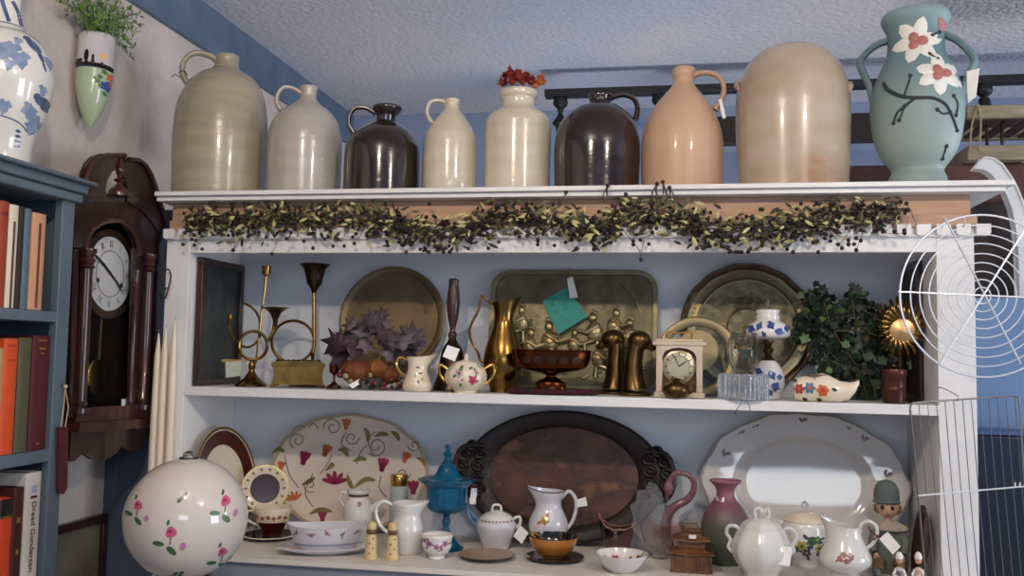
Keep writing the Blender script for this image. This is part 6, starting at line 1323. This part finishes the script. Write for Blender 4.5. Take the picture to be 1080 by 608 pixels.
MB().lathe(smooth_prof([(.075, 0), (.078, .008), (.06, .02), (.035, .035), (.05, .06), (.062, .09), (.055, zb0-.04), (.03, zb0-.02), (.03, zb0-.01)], 3), 40).build('base', M_brassd, lp)
tb = empty('side_table', (gc.x, gc.y, 0)); tag(tb, 'small round dark side table carrying the globe lamp', 'table')
MB().lathe([(.17, tz-.02), (.175, tz-.01), (.17, tz), (0, tz)], 44).build('table_top', M_dk, tb)
MB().lathe(smooth_prof([(.03, .1), (.025, .2), (.035, .4), (.02, .6), (.04, tz-.021)], 3), 24).build('pedestal', M_dk, tb)
for i in range(3):
    a = i*2*PI/3+.5; MB().tube(smooth_pts([(.02*math.cos(a), .02*math.sin(a), .14), (.1*math.cos(a), .1*math.sin(a), .1), (.17*math.cos(a), .17*math.sin(a), .016)], 4), .014, 8).build('leg', M_dk, tb)
# ================================================================== right side and beyond the cabinet
M_blk = mat('black_iron', '#131214', .5)
rl = W(575, 98, 3.7); rr2 = W(1080, 77, 3.7)
rg = empty('gallery_rail', ((rl.x+2.6)/2, 3.7, 0)); tag(rg, 'black wooden gallery rail with turned spindles behind the jugs', 'railing'); q3 = Vector(rg.location)
zr0 = (rl.z+rr2.z)/2
mb = MB(); mb.box(rl.x-q3.x, 2.6-q3.x, -.025, .025, zr0-.032, zr0); mb.build('top_rail', M_blk, rg, bevel=.004)
zt3 = W(910, 121, 3.7).z; zb3_ = W(910, 150, 3.7).z; print('RAIL', zr0, zt3, zb3_)
mb = MB(); mb.box(W(690, 120, 3.7).x-q3.x, 2.6-q3.x, -.03, .03, zb3_, zt3); mb.build('bottom_rail', mat('near_black_wood', '#1f1512', .6), rg, bevel=.004)
k = (Vector((.3, 3.7, 2.3))-EYE).dot(Fv)/FPX
def spindle(x, z1):
    zA = zr0-.03; H = zA-z1; mb = MB()
    mb.lathe(smooth_prof([(.026, zA), (.030, zA-.03), (.013, zA-.05), (.011, zA-.075), (.032, zA-.11), (.014, zA-.15), (.018, z1+.05), (.026, z1)], 3)[::-1], 20, c=(x-q3.x, 0, 0)); mb.build('spindle', M_blk, rg)
spindle(W(591, 120, 3.7).x, zt3-.35)
for x in (1.36+.0,): pass
xs = W(1038, 100, 3.7).x; spindle(xs, zt3)
for x in (W(690, 120, 3.7).x+.02, xs+.62, 2.55): spindle(x, zt3)
mb = MB(); 
for x in (W(591, 120, 3.7).x, W(690, 120, 3.7).x+.02, 2.55):
    mb.box(x-.03-q3.x, x+.03-q3.x, -.03, .03, 0, (zt3-.34 if x < 0 else zb3_+.002))
mb.build('posts', M_blk, rg)
# reddish brown hamper and board behind the vase
hz = W(960, 174, 3.0).z
hp = empty('wicker_hamper', (1.22, 3.15, 0)); tag(hp, 'reddish brown cloth-covered tall cabinet behind the shelf top at right', 'cabinet')
M_rb = mat('reddish_brown_cloth', '#6b4742', .85, c2='#573833', scale=14, bump=.001, bscale=60)
hp.name = 'covered_cabinet'
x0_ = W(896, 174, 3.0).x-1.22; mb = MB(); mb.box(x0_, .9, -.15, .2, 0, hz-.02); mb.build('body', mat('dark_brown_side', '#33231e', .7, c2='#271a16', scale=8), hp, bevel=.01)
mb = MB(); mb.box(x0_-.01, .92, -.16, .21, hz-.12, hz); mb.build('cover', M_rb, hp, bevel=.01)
# open wooden rack on it
Yk = 2.97+.06; rk = empty('wooden_drying_rack', (W(1040, 165, Yk).x, Yk, hz+.001)); tag(rk, 'pale wooden slatted stand tied with twine behind the teal vase', 'wooden stand'); q4 = Vector(rk.location)
M_pw = mat('pale_weathered_wood', '#a8977c', .7, c2='#8d7c62', scale=8, stretch=(1, 5, 5))
def R4(x, y, Y): return W(x, y, Y)-q4
zt4 = R4(1040, 124, Yk-.05).z
mb = MB(); mb.box(R4(1012, 160, Yk).x, R4(1074, 160, Yk).x, -.08, .12, 0, .045); mb.build('base_board', M_pw, rk, bevel=.003)
MB().box(R4(1010, 120, Yk).x, .26, -.09, -.07, zt4-.012, zt4+.028).build('top_frame', M_pw, rk, bevel=.003); MB().box(R4(1010, 120, Yk).x, .26, .2, .22, zt4-.012, zt4+.028).build('top_frame', M_pw, rk, bevel=.003)
mb = MB()
for i in range(7): x = R4(1010, 120, Yk).x+.02+i*.055; mb.box(x, x+.03, -.07, .2, zt4-.008, zt4)
mb.build('slats', mat('brown_slats', '#5d3d2a', .6, c2='#462c1e', scale=10), rk)
mb = MB()
for x, y in [(1041, 150), (1057, 150)]: p = R4(x, y, Yk); mb.tube([(p.x, 0, .04), (p.x, .0, zt4)], .005, 8)
mb.build('pins', M_bronze, rk)
mb = MB(); a = R4(1032, 130, Yk-.09)
mb.tube(smooth_pts([(a.x, -.095, zt4+.03), (a.x-.02, -.096, zt4-.03), (a.x-.025, -.09, .03)], 5), .003, 6); mb.tube(smooth_pts([(a.x, -.095, zt4+.03), (a.x+.004, -.098, zt4-.03), (a.x+.0, -.09, .03)], 5), .003, 6); mb.ell((a.x, -.096, zt4+.012), .008, 8, 6); mb.tube(smooth_pts([(a.x-.01, -.094, .04), (a.x+.01, -.098, .02), (a.x+.02, -.1, .004)], 4), .002, 6)
mb.build('twine', mat('twine', '#a08e6c', .9), rk)
# white curved band
Yv = 2.80; wa = empty('white_arched_stand', (W(1085, 300, Yv).x, Yv, 0)); tag(wa, 'white painted arched wooden stand curving down beside the cabinet', 'arched stand'); q5 = Vector(wa.location)
outer = [(1036, 168), (1045, 169), (1054, 175), (1062, 186), (1069, 198), (1076, 215), (1082, 235), (1086, 262), (1088, 300), (1089, 420)]
inner = [(1074, 420), (1074, 300), (1073, 262), (1070, 238), (1066, 220), (1060, 205), (1052, 193), (1044, 184), (1036, 179), (1028, 178)]
pl = [W(x, y, Yv)-q5 for x, y in outer+inner]; pl = [(p.x, p.z) for p in pl]; pl[9] = (pl[9][0], .0); pl[10] = (pl[10][0], .0)
mb = MB(); mb.prism(pl, -.02, .02, 'y'); mb.build('arch', M_white, wa, bevel=.004)
pl2 = [W(x, y, Yv)-q5 for x, y in outer[:9]]; MB().tube([(p.x, -.021, p.z) for p in pl2], .004, 6).build('bead', M_white, wa)
# light blue board, shade on its lower part put in as a navy slab
bp0 = W(1031, 316, 2.6); bl_ = empty('blue_board', (1.1, 2.62, 0)); tag(bl_, 'plain light blue painted board standing right of the cabinet', 'board')
xb0 = XRO+.012; zb5 = W(1050, 314, 2.6).z; zsplit = W(1050, 452, 2.6).z
MB().box(xb0-1.1, .5, -.01, .01, 0, zb5).build('panel', mat('light_blue_board_paint', '#6f8caf', .6, c2='#6481a6', scale=3), bl_, bevel=.002)
nv = empty('navy_shade_slab', (1.1, 2.54, 0)); tag(nv, 'dark navy blue cupboard standing in for shade on the lower blue board, behind the wire rack', 'slab')
MB().box(xb0-1.1, .5, -.05, .06, 0, zsplit-.01).build('body', mat('navy_shade', '#1b2436', .35, c2='#151c2b', scale=4), nv, bevel=.006)
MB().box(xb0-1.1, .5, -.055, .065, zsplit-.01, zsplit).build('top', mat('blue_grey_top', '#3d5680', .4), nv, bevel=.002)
# ------------------------------------------------------------------ wire racks
M_chr = mat('chrome_wire', '#dcdee2', .35, .6)
Yw = 2.18; cw = W(1036, 312, Yw); kk = (cw-EYE).dot(Fv)/FPX
rw = empty('hanging_cooling_rack', cw); tag(rw, 'round chrome wire cooling rack of concentric rings hanging in front of the right post', 'cooling rack')
kx = kk*.93
for i, r in enumerate([9, 17.5, 26.5, 36, 46, 57, 67, 77, 88.5]):
    MB().tube([(r*kx*math.cos(a), -.0, r*kk*.97*math.sin(a)) for a in [2*PI*j/72 for j in range(72)]], .0016 if i < 8 else .0024, 6, closed=True).build('ring', M_chr, rw)
for (x0, y0_, x1, y1__) in [(947, 308, 1125, 316), (996, 230, 1076, 384), (991, 384, 1082, 240)]:
    a = W(x0, y0_, Yw)-cw; b = W(x1, y1__, Yw)-cw; MB().tube([(a.x, -.003, a.z), (b.x, -.003, b.z)], .0021, 7).build('spoke', M_chr, rw)
hk2 = empty('rack_hook', Vector((W(1016, 243, Yw).x, YF, 0))); p = W(1016, 236, Yw); hk2.location = (p.x, YF-.008, p.z); tag(hk2, 'thin wire hook on the right post carrying the round rack', 'hook')
MB().tube(smooth_pts([(0, .008, .03), (0, -.04, .03), (0, Yw-YF+.004, .01), (0, Yw-YF+.004, -.006), (0, Yw-YF+.018, -.004)], 5), .0017, 7).build('wire', M_chr, hk2)
# rectangular rack
Y5 = 2.19; c5 = W(1020, 420, Y5); rc = empty('hanging_wire_rack', c5); tag(rc, 'rectangular wire rack with rounded corners hanging at the lower right', 'wire rack')
def Q(x, y, d=0): p = W(x, y, Y5)-c5; return (p.x, -d, p.z)
fr = [(960, 432), (961, 427), (967, 425), (1000, 422.5), (1060, 418.5), (1068, 418), (1073, 420), (1075, 426), (1080, 500), (1086, 600), (1092, 690)]
mb = MB(); mb.tube([Q(*p) for p in smooth_pts([(a, b, 0) for a, b in fr], 4) for p in [(p.x, p.y)]], .0022, 7); mb.tube([Q(960, 432), Q(968, 520), Q(984, 690)], .0022, 7); mb.build('frame', mat('dull_steel_wire', '#8c8a8c', .3, 1), rc)
MB().tube([Q(968, 523, .003), Q(1083, 513, .003)], .0019, 7).build('cross_wire', M_chr, rc)
M_sw = mat('dull_steel_wire', '#8c8a8c', .3, 1)
for i in range(12):
    x = 969+i*9.2; MB().tube([Q(x, 425.5-(x-960)*.066), Q(x+8, 520), Q(x+24, 690)], .0010, 6).build('wire', M_sw, rc)
for i in range(2): a = 1070+i*5; MB().tube([Q(a, 514, .003), Q(a, 509, .004)], .0016, 6).build('clip', M_tag, rc)
hk3 = empty('rack_hook', (0, 0, 0)); p = W(1010, 421, Y5); hk3.location = (p.x, YF-.008, p.z); tag(hk3, 'thin wire hook on the right post carrying the rectangular rack', 'hook')
MB().tube(smooth_pts([(0, .008, .02), (0, -.04, .02), (0, Y5-YF+.006, .006), (0, Y5-YF+.006, -.004), (0, Y5-YF+.016, -.003)], 5), .0015, 7).build('wire', M_chr, hk3)
# ================================================================== light
def lamp(kind, name, loc, power, colr, **kw):
    l = bpy.data.lights.new(name, kind); l.energy = power; l.color = colr; o = bpy.data.objects.new(name, l); col.objects.link(o); o.location = loc
    for a, b in kw.items():
        if a != 'aim': setattr(l, a, b)
    if 'aim' in kw: d = Vector(kw['aim'])-Vector(loc); o.rotation_euler = d.to_track_quat('-Z', 'Y').to_euler()
    return o
KW = (1.0, .82, .62); CW = (.80, .89, 1.0)
lamp('POINT', 'ceiling_bulb', (-.54, .73, 2.46), 35, (1.0, .83, .65), shadow_soft_size=.04)
lamp('POINT', 'ceiling_bulb', (.82, .73, 2.46), 34, (1.0, .86, .71), shadow_soft_size=.04)
lamp('AREA', 'window_and_fill_daylight', (3.3, 1.2, 1.5), 42, CW, shape='RECTANGLE', size=1.2, size_y=1.3, aim=(.4, 2.7, 1.9))
lamp('AREA', 'window_and_fill_daylight', (3.7, 3.3, 1.5), 46, (.9, .94, 1.0), shape='RECTANGLE', size=1.2, size_y=1.2, aim=(0, 3.6, 2.5))  # added fill for back wall and far ceiling, no known window there
lamp('AREA', 'window_and_fill_daylight', (.9, -2.4, 2.0), 16, (.8, .9, 1.0), shape='RECTANGLE', size=1.5, size_y=.7, aim=(.2, 2.5, 1.4))
lamp('AREA', 'ceiling_fill', (-.1, 3.45, .7), 18, (.97, .95, .98), shape='DISK', size=.5, aim=(-.1, 3.45, 2.67))  # added lamp hidden behind the cabinet, fill light for the ceiling
w = bpy.data.worlds.new('world'); bpy.context.scene.world = w; w.use_nodes = True
bg = w.node_tree.nodes['Background']; bg.inputs[0].default_value = lin('#9fb0d2'); bg.inputs[1].default_value = .6
sc = bpy.context.scene; sc.view_settings.view_transform = 'Standard'; sc.view_settings.look = 'None'; sc.view_settings.gamma = 1; sc.view_settings.exposure = .07
sc.view_settings.use_curve_mapping = False
